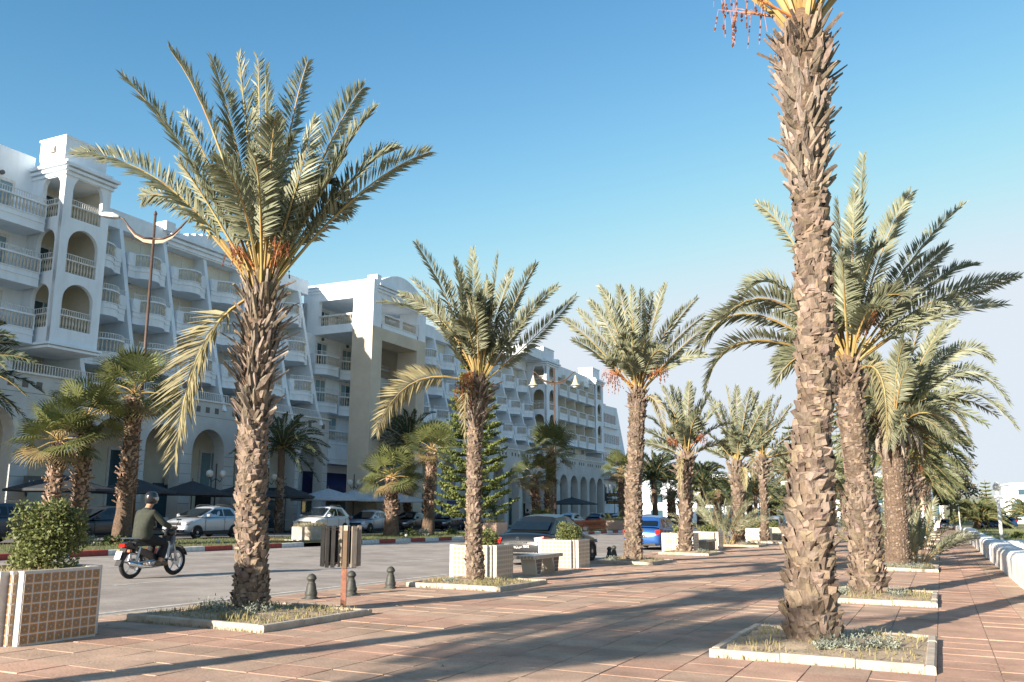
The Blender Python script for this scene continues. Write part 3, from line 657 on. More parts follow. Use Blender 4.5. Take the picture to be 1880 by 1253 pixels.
fan_palm('fan palm leaning against the brown two-armed street lamp behind the motorbike', on(-28.5,25.1,.1), 5.7, .40, 73, 26, 1.35, .1)
fan_palm('low fan palm with wide yellow-green fans beside the parked hatchback', on(-28.5,44.0,.1), 3.2, .55, 74, 26, 1.35, -.05)
fan_palm('taller fan palm with pale bristly trunk right of the low wide one', on(-28.5,48.1,.1), 5.1, .45, 75, 24, 1.3, .15)
fan_palm('fan palm above the dark saloon car, left trunk of the twin', on(-28.8,65.4,.1), 4.2, .50, 76, 18, 1.5, -.2)
fan_palm('fan palm above the dark saloon car, right trunk of the twin', on(-28.3,66.4,.1), 6.2, .52, 77, 24, 1.7, .3)
fan_palm('fan palm beside the black and yellow sign', on(-28.5,85.6,.1), 5.6, .45, 78, 22, 1.5)
fb = bpy.data.objects['fan_palm.003']
for i, (x, y, s) in enumerate([(-28.5,104,1.3),(-28.5,118,1.2),(-28,126,1.4),(-28,140,1.3),(-28.5,152,1.4),(-27,166,1.4),(-26,180,1.5),(-27,200,1.5),(-24,215,1.5)]):
    dup(fb, on(x, y, .1), i*1.1, '%s small fan palm along the median beyond the black and yellow sign' % ORD[i], 'fan palms far along the median', s)
# tufts of young fan palm and agave
for (x, y, s, lb) in ((-27.2,62.5,1.0,'low yellow-green palm tuft on the median behind the dark saloon'),(-27,79,1.0,'low yellow-green palm tuft behind the blue car')):
    root = thing('low_palm', lb, 'shrub', on(x,y,.2)); rg = random.Random(int(y))
    for i in range(14):
        o = link('fan_leaf', FANM[i%4], root); o.matrix_local = Matrix.Rotation(i*2.4,4,'Z') @ Matrix.Rotation(-rg.uniform(.3,1.3),4,'Y') @ Matrix.Diagonal((1.1,1.1,1.1,1))

# ---------------------------------------------------------------- dark palms in the hotel's shade
DG = 'palms standing in the shade before the hotel'
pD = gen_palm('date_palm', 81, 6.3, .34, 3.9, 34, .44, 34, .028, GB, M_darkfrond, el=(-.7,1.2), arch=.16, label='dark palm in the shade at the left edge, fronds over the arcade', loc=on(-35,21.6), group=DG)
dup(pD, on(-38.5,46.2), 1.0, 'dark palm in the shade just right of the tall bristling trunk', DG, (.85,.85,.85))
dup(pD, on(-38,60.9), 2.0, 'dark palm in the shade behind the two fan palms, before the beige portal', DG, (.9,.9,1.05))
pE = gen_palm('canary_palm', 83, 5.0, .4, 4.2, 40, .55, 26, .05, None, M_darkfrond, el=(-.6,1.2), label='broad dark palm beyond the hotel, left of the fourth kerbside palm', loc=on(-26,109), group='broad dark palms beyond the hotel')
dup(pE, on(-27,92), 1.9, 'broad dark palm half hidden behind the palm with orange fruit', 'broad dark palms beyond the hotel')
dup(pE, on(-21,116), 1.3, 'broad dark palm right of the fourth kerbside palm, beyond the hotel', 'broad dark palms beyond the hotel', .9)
# big low palm and palms beyond the sea wall
gen_palm('canary_palm', 84, .55, .5, 3.5, 60, .5, 26, .055, None, M_canary, rr=.06, el=(-.05,1.15), arch=.2, label='low round palm with arching fronds behind the sea wall, over the blue car', loc=(3.5,112,-.75))
gen_palm('canary_palm', 85, 1.2, .35, 3.0, 26, .42, 22, .05, None, M_canary, rr=.05, el=(0,1.1), arch=.2, label='palm at the right edge in front of the white beach building', loc=(8.6,112,-.8))

# ---------------------------------------------------------------- Norfolk Island pine
def norfolk(label, loc, h, rb, seed, m=None, dens=1.0, tiers=19, ng=7):
    rg = random.Random(seed); root = thing('norfolk_pine', label, 'conifer tree', loc)
    mb = MB(); mb.tube([(0,0,-.1),(.05,0,h*.5),(0,0,h)], [.2,.12,.03], 8); mb.build('trunk', M_twig, root, smooth=True)
    for t in range(tiers):
        z = h*(.10+.89*t/tiers); L = rb*(1-(t/tiers)**1.5*.88)*rg.uniform(.85,1.1)
        for j in range(ng):
            a = 2*math.pi*(j+.5*(t%2))/ng+rg.uniform(-.15,.15); d = V((math.cos(a), math.sin(a), 0)); s = V((-math.sin(a), math.cos(a), 0))
            l_ = L*rg.uniform(.8,1.1); p = lambda u: V((0,0,z))+d*l_*u+V((0,0,-.10*l_*math.sin(u*3.0)+.16*l_*u*u))
            mb = MB(); mb.k = 1; mb.tube([p(0),p(.35),p(.7),p(1)], [.035,.028,.018,.01], 4, cap=False); mb.k = 0
            n = int(40*dens)
            for i in range(n):
                u = .22+.78*(i+rg.random())/n; P = p(u); sg = 1 if i%2 else -1; ll = (.30+.55*(1-abs(u-.6)))*.75*rg.uniform(.7,1.2)
                e = P+(s*sg*.75+d*.55).normalized()*ll+V((0,0,.18*ll+rg.uniform(-.05,.12)))
                for q in range(7):
                    c = P.lerp(e, (q+.6)/7); k = .075*rg.uniform(.8,1.4); w = V((rg.uniform(-1,1),rg.uniform(-1,1),rg.uniform(-.3,1))).normalized()
                    x_ = w.cross(e-P).normalized()
                    mb.poly([c-x_*k, c-w*k*.4+(e-P)*.12, c+x_*k, c+w*k+(e-P)*.04])
            mb.build('bough', [m or M_pine, M_twig], root)
    return root
norfolk('open green conifer with tiered boughs before the middle of the hotel', on(-30,56.8,.1), 12.4, 3.2, 91, tiers=18, ng=7)
norfolk('distant pale conifer between the fourth and fifth kerbside palms', on(-22,155,.1), 17, 3.6, 92, dens=.7, tiers=16, ng=6)
norfolk('distant green conifer right of the slender palm', on(-14,150,.1), 15, 4.2, 93, dens=.8, tiers=14, ng=6)
# ---------------------------------------------------------------- hotel
hotel = thing('hotel_building', 'long white hotel with arched arcade, curved balconies and sloping fins, behind the palms', 'hotel', (0,30,0))
hotel.rotation_euler = (-.0085, 0, 0)
HB = [0.0]
def hb(mb, name, m, smooth=False, kind=None, parent=None):
    mb.v = [(x, y-30, z) for x, y, z in mb.v]; return mb.build(name, m, parent or hotel, smooth=smooth, kind=kind)
def arched_wall(mb, axis, c, n, u0, u1, z0, z1, rows, th=.35):
    """wall in the plane <axis>=c, facing n (+1/-1), with rows of arched holes: rows = [(zbot, zspring, [(uc, w), ...]), ...]"""
    def P(u, z, d=0.0):
        k = c-n*d
        return (k, u, z) if axis == 0 else (u, k, z)
    def quad(ua, ub, za, zb):
        if ub-ua > 1e-4 and zb-za > 1e-4:
            for d in (0, th): mb.poly([P(ua,za,d), P(ub,za,d), P(ub,zb,d), P(ua,zb,d)])
    rows = sorted(rows); z = z0
    for zb, zs, hs in rows:
        top = zs+max(w for _, w in hs)/2+.02
        quad(u0, u1, z, zb); u = u0
        for uc, w in sorted(hs):
            quad(u, uc-w/2, zb, top); r = w/2; N = 12
            pts = [(uc-r*math.cos(math.pi*i/N), zs+r*math.sin(math.pi*i/N)) for i in range(N+1)]
            for i in range(N):
                for d in (0, th): mb.poly([P(*pts[i],d), P(*pts[i+1],d), P(pts[i+1][0],top,d), P(pts[i][0],top,d)])
                mb.poly([P(*pts[i]), P(*pts[i+1]), P(*pts[i+1],th), P(*pts[i],th)])
            for ux in (uc-r, uc+r): mb.poly([P(ux,zb), P(ux,zs), P(ux,zs,th), P(ux,zb,th)])
            mb.poly([P(uc-r,zb), P(uc+r,zb), P(uc+r,zb,th), P(uc-r,zb,th)])
            u = uc+w/2
        quad(u, u1, zb, top); z = top
    quad(u0, u1, z, z1)
    for ux in (u0, u1): mb.poly([P(ux,z0), P(ux,z1), P(ux,z1,th), P(ux,z0,th)])
    mb.poly([P(u0,z1), P(u1,z1), P(u1,z1,th), P(u0,z1,th)])
BPROF = [(.045,0),(.045,.06),(.03,.09),(.065,.24),(.06,.34),(.03,.50),(.032,.56),(.05,.60),(.05,.66)]
def balusters(mb, pts, z, step=.2, n=6, k=1.0):
    """turned balusters along a polyline of (x, y)"""
    for a, b in zip(pts[:-1], pts[1:]):
        L = math.hypot(b[0]-a[0], b[1]-a[1]); m_ = max(1, round(L/step))
        for i in range(m_):
            t = (i+.5)/m_; mb.lathe([(r*k, h*k) for r, h in BPROF], n, (a[0]+(b[0]-a[0])*t, a[1]+(b[1]-a[1])*t, z))
def rail_line(mb, pts, z, w=.1, h=.07):
    for a, b in zip(pts[:-1], pts[1:]):
        L = math.hypot(b[0]-a[0], b[1]-a[1]); mb.box(((a[0]+b[0])/2, (a[1]+b[1])/2, z+h/2), (w, L+w*.35, h), -math.atan2(b[0]-a[0], b[1]-a[1]))
def pickets(mb, pts, z, h=.28, step=.14, w=.018):
    for a, b in zip(pts[:-1], pts[1:]):
        L = math.hypot(b[0]-a[0], b[1]-a[1]); m_ = max(1, round(L/step))
        for i in range(m_):
            t = (i+.5)/m_; mb.box((a[0]+(b[0]-a[0])*t, a[1]+(b[1]-a[1])*t, z+h/2), (w, w*1.8, h))
    rail_line(mb, pts, z+h, .035, .035)
SB = .72
def balcony(pts, zf, xb, metal=True, panels=None, drop=.78, name='balcony'):
    """pts: outline of the front from low y to high y (x, y); xb: wall plane; zf: floor level"""
    mb = MB(); n = len(pts); poly_ = pts+[(xb, pts[-1][1]), (xb, pts[0][1])]
    zt, zb = zf-.02, zf-drop
    mb.prism([(p[0], p[1]) for p in poly_], 2, zb, zt)
    for dz, e in ((.0,.05),(-.30,.03),(-drop+.02,.04)):       # mouldings
        rail_line(mb, [(p[0]+e*.4, p[1]) for p in pts], zf-.04+dz, .09, .05)
    pn = panels or []
    for i in pn:
        a, b = pts[i], pts[i+1]; L = math.hypot(b[0]-a[0], b[1]-a[1])
        mb.box(((a[0]+b[0])/2-.04, (a[1]+b[1])/2, zf+.36), (.12, L, .74), -math.atan2(b[0]-a[0], b[1]-a[1]))
        mb.tube([((a[0]+b[0])/2, (a[1]+b[1])/2, zf+.38), ((a[0]+b[0])/2+.05, (a[1]+b[1])/2, zf+.38)], .24, 12)
    rail_line(mb, [(p[0]-.04, p[1]) for p in pts], zf+SB, .15, .09)
    for s in (0, -1):
        mb.b2(xb, pts[s][0], pts[s][1]-.04, pts[s][1]+.04, zf, zf+SB+.09)
    o = hb(mb, name, M_white)
    bb = MB(); ii = [i for i in range(n-1) if i not in pn]
    for i in ii: balusters(bb, [(pts[i][0]-.05, pts[i][1]), (pts[i+1][0]-.05, pts[i+1][1])], zf+.04)
    hb(bb, 'baluster', M_baluster, kind='stuff', parent=o)
    if metal:
        pm = MB(); pickets(pm, [(p[0]-.03, p[1]) for p in pts], zf+SB+.09); hb(pm, 'railing', M_frame, parent=o)
    return o
def window(x, y, z, w=1.5, h=2.1, face='x', n=1, lamp=True, arch=False, panes=2, rec=.16):
    """glazed door: frame sits recessed behind the wall plane"""
    fr = MB(); gl = MB(); cu = MB(); t = .07
    def bx(mb, u0, u1, z0, z1, d0, d1):
        if face == 'x': mb.b2(x-n*d0, x-n*d1, y+u0, y+u1, z0, z1)
        else: mb.b2(x+u0, x+u1, y-n*d0, y-n*d1, z0, z1)
    bx(fr, -w/2-.13, -w/2, z, z+h, -.03, rec); bx(fr, w/2, w/2+.13, z, z+h, -.03, rec); bx(fr, -w/2-.13, w/2+.13, z+h, z+h+.13, -.03, rec)
    for i in range(panes+1):
        u = -w/2+w*i/panes; bx(fr, u-t/2, u+t/2, z, z+h, rec-.10, rec-.04)
    bx(fr, -w/2, w/2, z+h-t, z+h, rec-.11, rec-.03); bx(fr, -w/2, w/2, z, z+t, rec-.11, rec-.03)
    o = hb(fr, 'window', M_frame)
    for i in range(panes):
        g = MB(); a = -w/2+w*i/panes+t/2; b = -w/2+w*(i+1)/panes-t/2; bx(g, a, b, z+t, z+h-t, rec-.075, rec-.065)
        hb(g, 'pane', rnd.choice((M_curtain, M_curtain, M_glass)), parent=o)
    if lamp:
        l_ = MB()
        if face == 'x': l_.tube([(x, y+.1, z+h+.36), (x+.12*n, y+.1, z+h+.36)], .13, 10)
        else: l_.tube([(x+.1, y, z+h+.36), (x+.1, y+.12*n, z+h+.36)], .13, 10)
        hb(l_, 'wall_lamp', M_groove)
    return o
FL = [8.0, 10.75, 13.85, 16.95]          # floor levels of the bays
def finx(z): return -43.05-1.85*((z-8.2)/7.4)**.95 if z > 8.2 else -43.05
def fin(y, ztop=20.0, w=.28):
    mb = MB(); pr = [(-47.0, 8.0)]+[(finx(z)+(.18*(9.2-z) if z<9.2 else 0), z) for z in (8.0,8.6,9.4,11,13,15,17,18.5,ztop)]+[(-47.0, ztop)]
    vs = [(x, y-w/2, z) for x, z in pr]+[(x, y+w/2, z) for x, z in pr]; n = len(pr)
    mb.add(vs, [tuple(range(n-1,-1,-1)), tuple(range(n,2*n))]+[(i,(i+1)%n,n+(i+1)%n,n+i) for i in range(n)])
    hb(mb, 'fin', M_white)
def bay(y0, y1, first=1):
    W = y1-y0
    for k in range(1, 4):
        zf = FL[k]-.28; xf = finx(zf-.6)-.10; s = W/3.6
        b = .62
        prof = [(0,.0),(.72*s,.0),(.95*s,.22*b/.5),(1.35*s,.43*b/.5),(1.8*s,.5*b/.5),(2.25*s,.43*b/.5),(2.65*s,.22*b/.5),(2.88*s,0),(W,0)]
        pts = [(xf+dx, y0+dy) for dy, dx in prof]; pts[0] = (pts[0][0], y0+.15); pts[-1] = (pts[-1][0], y1-.15)
        balcony(pts, zf, -46.6, metal=(k < 3), panels=[0, len(pts)-2])
        window(-46.5, y0+W*.42, zf, 1.55, 2.05)
    window(-46.5, y0+W*.5, 8.0, 1.5, 2.1)
def wall(name, m, *b):
    mb = MB(); mb.b2(*b); return hb(mb, name, m)
# arcade -----------------------------------------------------------------
def arcade(ya, yb, arches, w=2.85, zs=5.25, xo=-43.0, niches=True, z0=-1.6, grooves=True):
    mb = MB(); arched_wall(mb, 0, xo, 1, ya, yb, z0, 8.45, [(-1.0, zs, [(c, w) for c in arches])], th=.9)
    a = hb(mb, 'arcade_wall', M_arc)
    g = MB()
    ar = sorted(arches); pier = [(ya, ar[0]-w/2)]+[(p+w/2, q-w/2) for p, q in zip(ar[:-1], ar[1:])]+[(ar[-1]+w/2, yb)]
    if grooves:
        for z in [0.6+.62*i for i in range(8)]:
            for p, q in pier: 
                if q-p > .1: g.b2(xo-.01, xo+.004, p+.004, q-.004, z, z+.025)
        for p, q in pier:
            c = (p+q)/2
            for dz, wd in ((5.6,.5),(6.3,.8),(6.95,1.0)):
                pts = [(c-wd*.9, dz-.45), (c-wd*.45, dz), (c+wd*.45, dz), (c+wd*.9, dz-.45)]
                if q-p < .9 and pts[0][0] > ya and pts[-1][0] < yb:
                    for (u0, z0_), (u1, z1_) in zip(pts[:-1], pts[1:]): g.tube([(xo+.0, u0, z0_), (xo+.0, u1, z1_)], .014, 4)
        g.b2(xo-.01, xo+.004, ya+.02, yb-.02, 7.45, 7.475)
        hb(g, 'joint_line', M_groove, kind='stuff', parent=a)
    if niches:
        nb = MB(); y = ya+1.0; i = 0
        while y < yb-.5:
            if i % 4 != 3: nb.b2(xo-.2, xo+.006, y, y+.36, 7.72, 8.1)
            y += .82; i += 1
        hb(nb, 'square_niche', M_groove, kind='stuff', parent=a)
    r = MB(); rail_line(r, [(xo+.04, ya), (xo+.04, yb)], 8.45, .16, .1); 
    pickets(r, [(xo-.05, ya+.05), (xo-.05, yb-.05)], 8.55, h=.5, step=.17, w=.022); hb(r, 'terrace_railing', M_frame)
    # rear wall of the arcade with shopfronts, floor of the terrace
    wall('arcade_rear_wall', M_cream, -46.8, -46.5, ya, yb, z0, 8.0)
    wall('terrace_slab', M_white, -46.6, xo-.9, ya, yb, 7.6, 7.98)
    for i, c in enumerate(ar):
        k = i % 3
        if k == 0:
            sh = MB(); sh.b2(-46.52, -46.38, c-1.15, c+1.15, -.9, 2.6); o = hb(sh, 'shopfront', M_dark)
            window(-46.42, c, 2.9, 1.9, 2.6, lamp=False, rec=.1)
        elif k == 1:
            window(-46.42, c, 1.6, 2.0, 3.6, lamp=False, rec=.1, panes=2); wall('green_panel', M_grassg, -46.5, -46.36, c-1.0, c+1.0, .9, 1.5)
        else:
            sh = MB(); sh.b2(-46.52, -46.36, c-1.2, c+1.2, -.9, 3.2); o = hb(sh, 'shopfront', M_glass)
    return a
arcade(19.0, 57.0, [25.3, 29.1, 32.9, 36.7, 40.5, 44.3, 48.1, 51.7, 55.0])
# left wing with straight balconies
wall('upper_wall', M_cream, -47.2, -46.5, 34.2, 57.0, 8.0, 19.9); wall('parapet', M_white, -46.9, -45.7, 34.2, 57.0, 18.95, 20.1)
wall('upper_wall', M_white, -47.2, -44.7, 18.0, 31.2, 8.0, 20.95)
for k in range(1, 4):
    zf = FL[k]+.1
    balcony([(-43.0, 22.0), (-43.0, 26.3), (-43.0, 30.95)], zf, -44.7, metal=True)
    window(-44.68, 29.2, zf, 1.6, 2.0, rec=.02); window(-44.68, 24.6, zf, 1.6, 2.0, rec=.02)
# roof cap and arched tower
def tower(y0, y1, x0, xb, ya_n=1, cap=True, levels=(11.0, 14.1, 17.2), openw=(1.4, 1.95), zt=20.3, zb=9.9):
    mb = MB()
    rows = [(f+.02, f+1.62, [((y0+y1)/2, openw[1])]) for f in levels]
    arched_wall(mb, 0, x0, 1, y0, y1, zb, zt, rows, th=.25)
    xm = x0-1.35
    rows = [(f+.02, f+1.75, [(xm+.25, openw[0])]) for f in levels]
    arched_wall(mb, 1, y0, -1, xb, x0-.001, zb, zt, rows, th=.25)
    hb(mb, 'tower_wall', M_white)
    ins = MB(); ins.b2(xb-.3, xb, y0+.25, y1, zb, zt)
    ins.b2(xb, x0-.25, y1-.2, y1, zb, zt)
    for f in levels: ins.b2(xb, x0-.26, y0+.26, y1-.2, f-.14, f)
    ins.b2(xb, x0-.26, y0+.26, y1-.2, zt-.15, zt)
    hb(ins, 'tower_inner_wall', M_cream)
    for f in levels:
        b = MB(); balusters(b, [(x0-.12, (y0+y1)/2-openw[1]/2), (x0-.12, (y0+y1)/2+openw[1]/2)], f+.06); balusters(b, [(xm+.25-openw[0]/2, y0+.12), (xm+.25+openw[0]/2, y0+.12)], f+.06)
        o = hb(b, 'balustrade', M_baluster, kind='stuff')
        r = MB(); rail_line(r, [(x0-.12, (y0+y1)/2-openw[1]/2), (x0-.12, (y0+y1)/2+openw[1]/2)], f+SB, .15, .08); r.box((xm+.25, y0+.12, f+SB+.04), (openw[0], .15, .08))
        pickets(r, [(x0-.12, (y0+y1)/2-openw[1]/2), (x0-.12, (y0+y1)/2+openw[1]/2)], f+SB+.08); 
        for i in range(9): r.box((xm+.25-openw[0]/2+openw[0]*(i+.5)/9, y0+.12, f+SB+.22), (.03,.018,.28))
        r.box((xm+.25, y0+.12, f+SB+.37), (openw[0], .035, .035))
        hb(r, 'rail', M_frame)
        window(xb+.02, (y0+y1)/2, f, 1.3, 1.95, lamp=False, rec=.0)
    c = MB()
    for i in range(3):
        e = .10+.11*i; z = 19.55+.24*i
        c.b2(xb-.3, x0+e, y0-e, y1+e, z, z+.16)
    c.b2(xb-.3, x0+.02, y0-.02, y1+.02, 19.5, 20.45)
    hb(c, 'cornice', M_white)
    for i in range(2): c = MB(); c.b2(xb-.3, x0+.12+.08*i, y0-.12-.08*i, y1+.12+.08*i, zb-.05+.18*i, zb+.07+.18*i); hb(c, 'base_moulding', M_white)
    if cap:
        q = MB(); q.b2(x0-2.6, x0-.5, y0+.15, y1-.1, 20.45, 21.9); q.b2(x0-2.66, x0-.44, y0+.09, y1-.04, 21.9, 22.02); o = hb(q, 'roof_block', M_white)
        q = MB(); q.b2(x0-1.7, x0-1.28, y0+.10, y0+.149, 21.1, 21.5); hb(q, 'vent', M_groove, parent=o)
        q = MB(); q.prism([(x0-1.65,21.15),(x0-1.33,21.15),(x0-1.45,21.3),(x0-1.33,21.45),(x0-1.65,21.45),(x0-1.53,21.3)], 1, y0+.08, y0+.101); hb(q, 'vent_grille', M_frame, parent=o)
tower(31.2, 34.2, -42.0, -44.9)
fys = [38.2, 41.8, 45.4, 49.0, 52.5, 55.9]
fin(34.5)
for f in fys: fin(f)
bay(34.6, 38.05)
for a, b in zip(fys[:-1], fys[1:]): bay(a+.14, b-.14)
cb = MB()
for i in range(3): cb.b2(-46.8, -45.45+.1*i, 41.9, 52.3, 19.0+.3*i, 19.17+.3*i)
cb.b2(-46.8, -45.55, 41.9, 52.3, 18.9, 19.95)
cb.b2(-46.6, -45.4, 41.5, 42.3, 19.9, 20.55); cb.b2(-46.6, -45.4, 42.3, 42.7, 19.9, 20.25)
n = 14
for i in range(n):
    t0, t1 = i/n, (i+1)/n; z = 20.0+1.0*math.sin(math.pi*(t0+t1)/2)*.9
    cb.b2(-46.6, -45.6, 43+t0*9, 43+t1*9, 19.9, z)
hb(cb, 'cornice', M_white)
wall('end_wall', M_white, -52, -46.9, 56.6, 57.0, 8.0, 20.6)
# portal block -------------------------------------------------------------
PY0, PY1 = 58.0, 66.2; PX0, PXB = -39.9, -46.5
pm = MB()
pm.b2(-41.85, PX0, PY0, PY0+1.4, -1.4, 16.1); pm.b2(-41.85, PX0, PY1-1.4, PY1, -1.6, 16.1)     # columns
pm.b2(-41.85, PX0, PY0+1.4, PY1-1.4, 15.1, 16.1)
pm.b2(-46.4, -41.86, PY1-.5, PY1, -1.6, 16.1)
hb(pm, 'portal_frame', M_beige)
pw = MB(); pw.b2(PXB-.4, -41.86, PY0, PY1-.51, 15.75, 16.45); pw.b2(-41.85, PX0+.0, PY0+1.4, PY1-1.4, 16.1, 16.45)
pw.b2(PXB-.4, PX0, PY0, PY1, 18.55, 20.0); pw.b2(PXB-.4, -45.3, PY0, PY0+.4, 16.45, 18.55)
pw.b2(-41.85, PX0, PY0, PY0+1.2, 16.1, 18.55); pw.b2(-41.85, PX0, PY1-1.2, PY1, 16.1, 18.55); pw.b2(-46.9,-46.5,PY0,PY1,16.45,18.55)
hb(pw, 'portal_storey', M_white)
ph = MB()
for i in range(3): ph.b2(PXB-.4, -41.9, PY0-.05-.05*i, PY0+.1, 19.2+.27*i, 19.36+.27*i); ph.b2(-40.2, PX0+.1+.07*i, PY0+.6, PY1+.05, 19.0+.27*i, 19.16+.27*i)
pts = [(PY0+1.0+(PY1-PY0-1.0)*i/16, 20.0+1.15*math.sin(math.pi*i/16)) for i in range(17)]
ph.prism([(PY0+1.0,19.9)]+pts+[(PY1,19.9)], 0, -40.6, -40.15)
ph.b2(-40.9, -39.95, PY0+.5, PY0+1.1, 19.9, 20.45)
hb(ph, 'pediment', M_white)
o = MB(); balusters(o, [(-40.1, PY0+1.7), (-40.1, PY0+3.9)], 16.55, n=5); balusters(o, [(-40.1, PY0+4.5), (-40.1, PY1-1.7)], 16.55, n=5)
for i in range(16): o.lathe([(r, h) for r, h in BPROF], 5, (-45.0+i*.2, PY0+.15, 16.52))
hb(o, 'balustrade', M_baluster, kind='stuff')
o = MB(); o.b2(-40.25, -39.88, PY0+1.2, PY1-1.2, 17.22, 17.35); o.b2(-45.3, -41.85, PY0+.02, PY0+.28, 17.2, 17.33)
for y in (PY0+1.2, PY0+3.95, PY1-1.65): o.b2(-40.22, -39.9, y, y+.5, 16.46, 17.22)
o.b2(-40.22,-39.89,PY0+1.2,PY1-1.2,16.40,16.56)
hb(o, 'rail', M_frame)
window(-46.48, 60.2, 16.46, 1.3, 1.8, lamp=False, rec=.0); window(-46.48, 63.0, 16.46, 2.6, 1.8, lamp=False, rec=.0, panes=4)
wall('rear_wall', M_white, -46.9, -45.6, 56.9, 66.2, -1.6, 15.8)
for zf in (13.2, 10.15):
    for ya in (57.3, 60.7):
        balcony([(-44.9, ya), (-44.3, ya+.9), (-44.3, ya+2.4), (-44.9, ya+3.2)], zf, -45.6, metal=True, drop=.8)
    window(-45.58, 58.9, zf, 1.3, 2.0, rec=.02); window(-45.58, 62.4, zf, 1.3, 2.0, rec=.02)
balcony([(-43.9, 57.15), (-43.9, 60), (-43.9, 64.6)], 7.1, -45.6, metal=True, drop=1.5)
window(-45.58, 60.6, 7.2, 1.3, 2.0, rec=.02)
for z in (12.9, 9.8, 6.7): 
    balcony([(-43.2, 64.0), (-43.2, 66.1)], z, -45.5, metal=True, drop=.8) if z > 7 else None
aw = MB(); aw.prism([(-45.6, 4.6), (-43.7, 3.5), (-43.7, 2.6), (-45.6, 3.0)], 1, 57.3, 63.0); hb(aw, 'awning', M_blue)
sh = MB(); sh.b2(-45.62, -45.5, 57.3, 63.5, -1.2, 2.6); sf = hb(sh, 'shopfront', M_glass)
for y in (58.8, 60.3, 61.8): 
    q = MB(); q.b2(-45.5, -45.42, y, y+.12, -1.2, 2.6); hb(q, 'mullion', M_twig, parent=sf)
wall('soffit', M_white, -45.6, -43.9, 57.1, 64.8, 5.2, 5.6)
# middle block, mirror of the left one -----------------------------------------
arcade(66.6, 100.4, [68.9+3.7*i for i in range(9)], zs=5.0, grooves=False)
wall('upper_wall', M_cream, -47.2, -46.5, 66.3, 100.4, 8.0, 19.3); wall('parapet', M_white, -46.9, -45.7, 66.3, 100.4, 18.95, 20.2)
wall('side_wall', M_white, -52, -46.9, 66.3, 66.7, 8.0, 20.2)
mf_ = [70.2+3.7*i for i in range(9)]
for f in mf_: fin(f, 20.2)
bay(66.8, 70.05)
for a, b in zip(mf_[:-1], mf_[1:]): bay(a+.14, b-.14)
tower(100.6, 104.3, -43.0, -46.4, openw=(1.5, 1.9))
wall('roof_block', M_white, -47.5, -43.4, 95.5, 100.5, 20.2, 21.4)
# right block ----------------------------------------------------------------------
arcade(100.6, 121.4, [102.5, 106.1, 109.7, 113.2, 116.6, 119.6], w=2.6, zs=5.0, grooves=False)
wall('upper_wall', M_cream, -46.0, -44.6, 104.4, 118.2, 8.0, 20.3); wall('parapet', M_white, -46.5, -43.9, 104.4, 118.2, 19.0, 20.5)
wall('parapet_block', M_white, -46.5, -43.7, 105.8, 106.6, 20.5, 21.2)
for k in range(0, 4):
    zf = FL[k]+.25
    for j in range(4):
        y = 104.7+j*3.42
        if k: balcony([(-43.05, y+.35), (-43.05, y+1.5), (-43.05, y+3.0)], zf, -44.6, metal=False, drop=.85)
        window(-44.58, y+1.75, zf, 1.2, 1.9, rec=.02)
        if k: wall('divider', M_cream, -44.6, -43.4, y+3.08, y+3.24, zf-.8, zf+2.2)
tower(118.3, 121.5, -43.0, -46.0, openw=(1.4, 1.7), levels=(11.25, 14.35, 17.45))
# plain far wing
fw = MB()
pr = [(121.5,-2.2),(121.5,17.0),(128.5,17.2),(133.5,8.2),(134.5,-2.2)]
fw.prism([(y, z) for y, z in pr], 0, -47.5, -43.35); o = hb(fw, 'far_wing', M_white)
for z, yb in ((14.6,128.2),(11.6,129.8),(8.9,131.2)):
    for i in range(9):
        y = 122.2+i*(yb-122.4)/9; q = MB(); q.b2(-43.36, -43.30, y, y+.5, z, z+1.3); hb(q, 'window', M_glass, parent=o)
    q = MB(); q.b2(-43.36, -42.95, 121.9, yb, z-.75, z-.15); hb(q, 'balcony', M_white, parent=o)
q = MB(); q.b2(-43.36, -42.0, 121.9, 133.0, 6.3, 6.6); hb(q, 'canopy', M_arc, parent=o)
for i in range(6):
    q = MB(); q.b2(-43.36, -43.28, 122.4+i*1.8, 123.2+i*1.8, 3.2, 5.6); hb(q, 'window', M_glass, parent=o)
q = MB(); q.b2(-43.36, -43.2, 122.2, 132.5, -1.6, 1.5); hb(q, 'shopfront', M_dark, parent=o)
rb = MB(); rb.b2(-62, -47.2, 18.0, 57, 8, 19.6); rb.b2(-62, -47.0, 57, 134, -2, 18.6); hb(rb, 'main_volume', M_white)

# ---------------------------------------------------------------- signs, umbrellas, lamps at the foot of the hotel
sg = thing('shop_sign', 'white letters on a dark board over a cafe door behind the two left fan palms', 'sign', (-45.1, 36.2, 3.0))
sg.location = (-42.6, 32.6, 2.7); sg.rotation_euler = (0,0,R(90))
q = MB(); q.b2(-1.5,1.5,-.05,.05,-.42,.42); q.build('board', M_groove, sg)
text(sg, 'LUCHA JUSI', .5, (0,-.07,0), (R(90),0,0), M_frame)
sg2 = thing('shop_sign', 'navy panel with the pale letters TMK beside the conifer', 'sign', (-40.5, 72.8, 1.3), R(90))
q = MB(); q.b2(-1.1,1.1,-.05,.05,-2.2,.8); q.build('board', M_blue, sg2); text(sg2, 'TMK', .95, (-.05,-.07,.15), (R(90),0,0), M_umbw)
sg3 = thing('shop_sign', 'small black sign with yellow and white lettering at the far end of the hotel', 'sign', (-42.0, 122.2, 2.75), R(38))
q = MB(); q.b2(-1.05,1.05,-.06,.06,-.75,.75); q.build('board', M_plate, sg3)
M_yel = mat('yellow_lettering', (.75,.42,.03), rough=.6)
text(sg3, 'LE YUCCA', .30, (0,-.08,.5), (R(90),0,0), M_yel, .005); text(sg3, 'SALON DE THE', .27, (0,-.08,.14), (R(90),0,0), M_frame, .005)
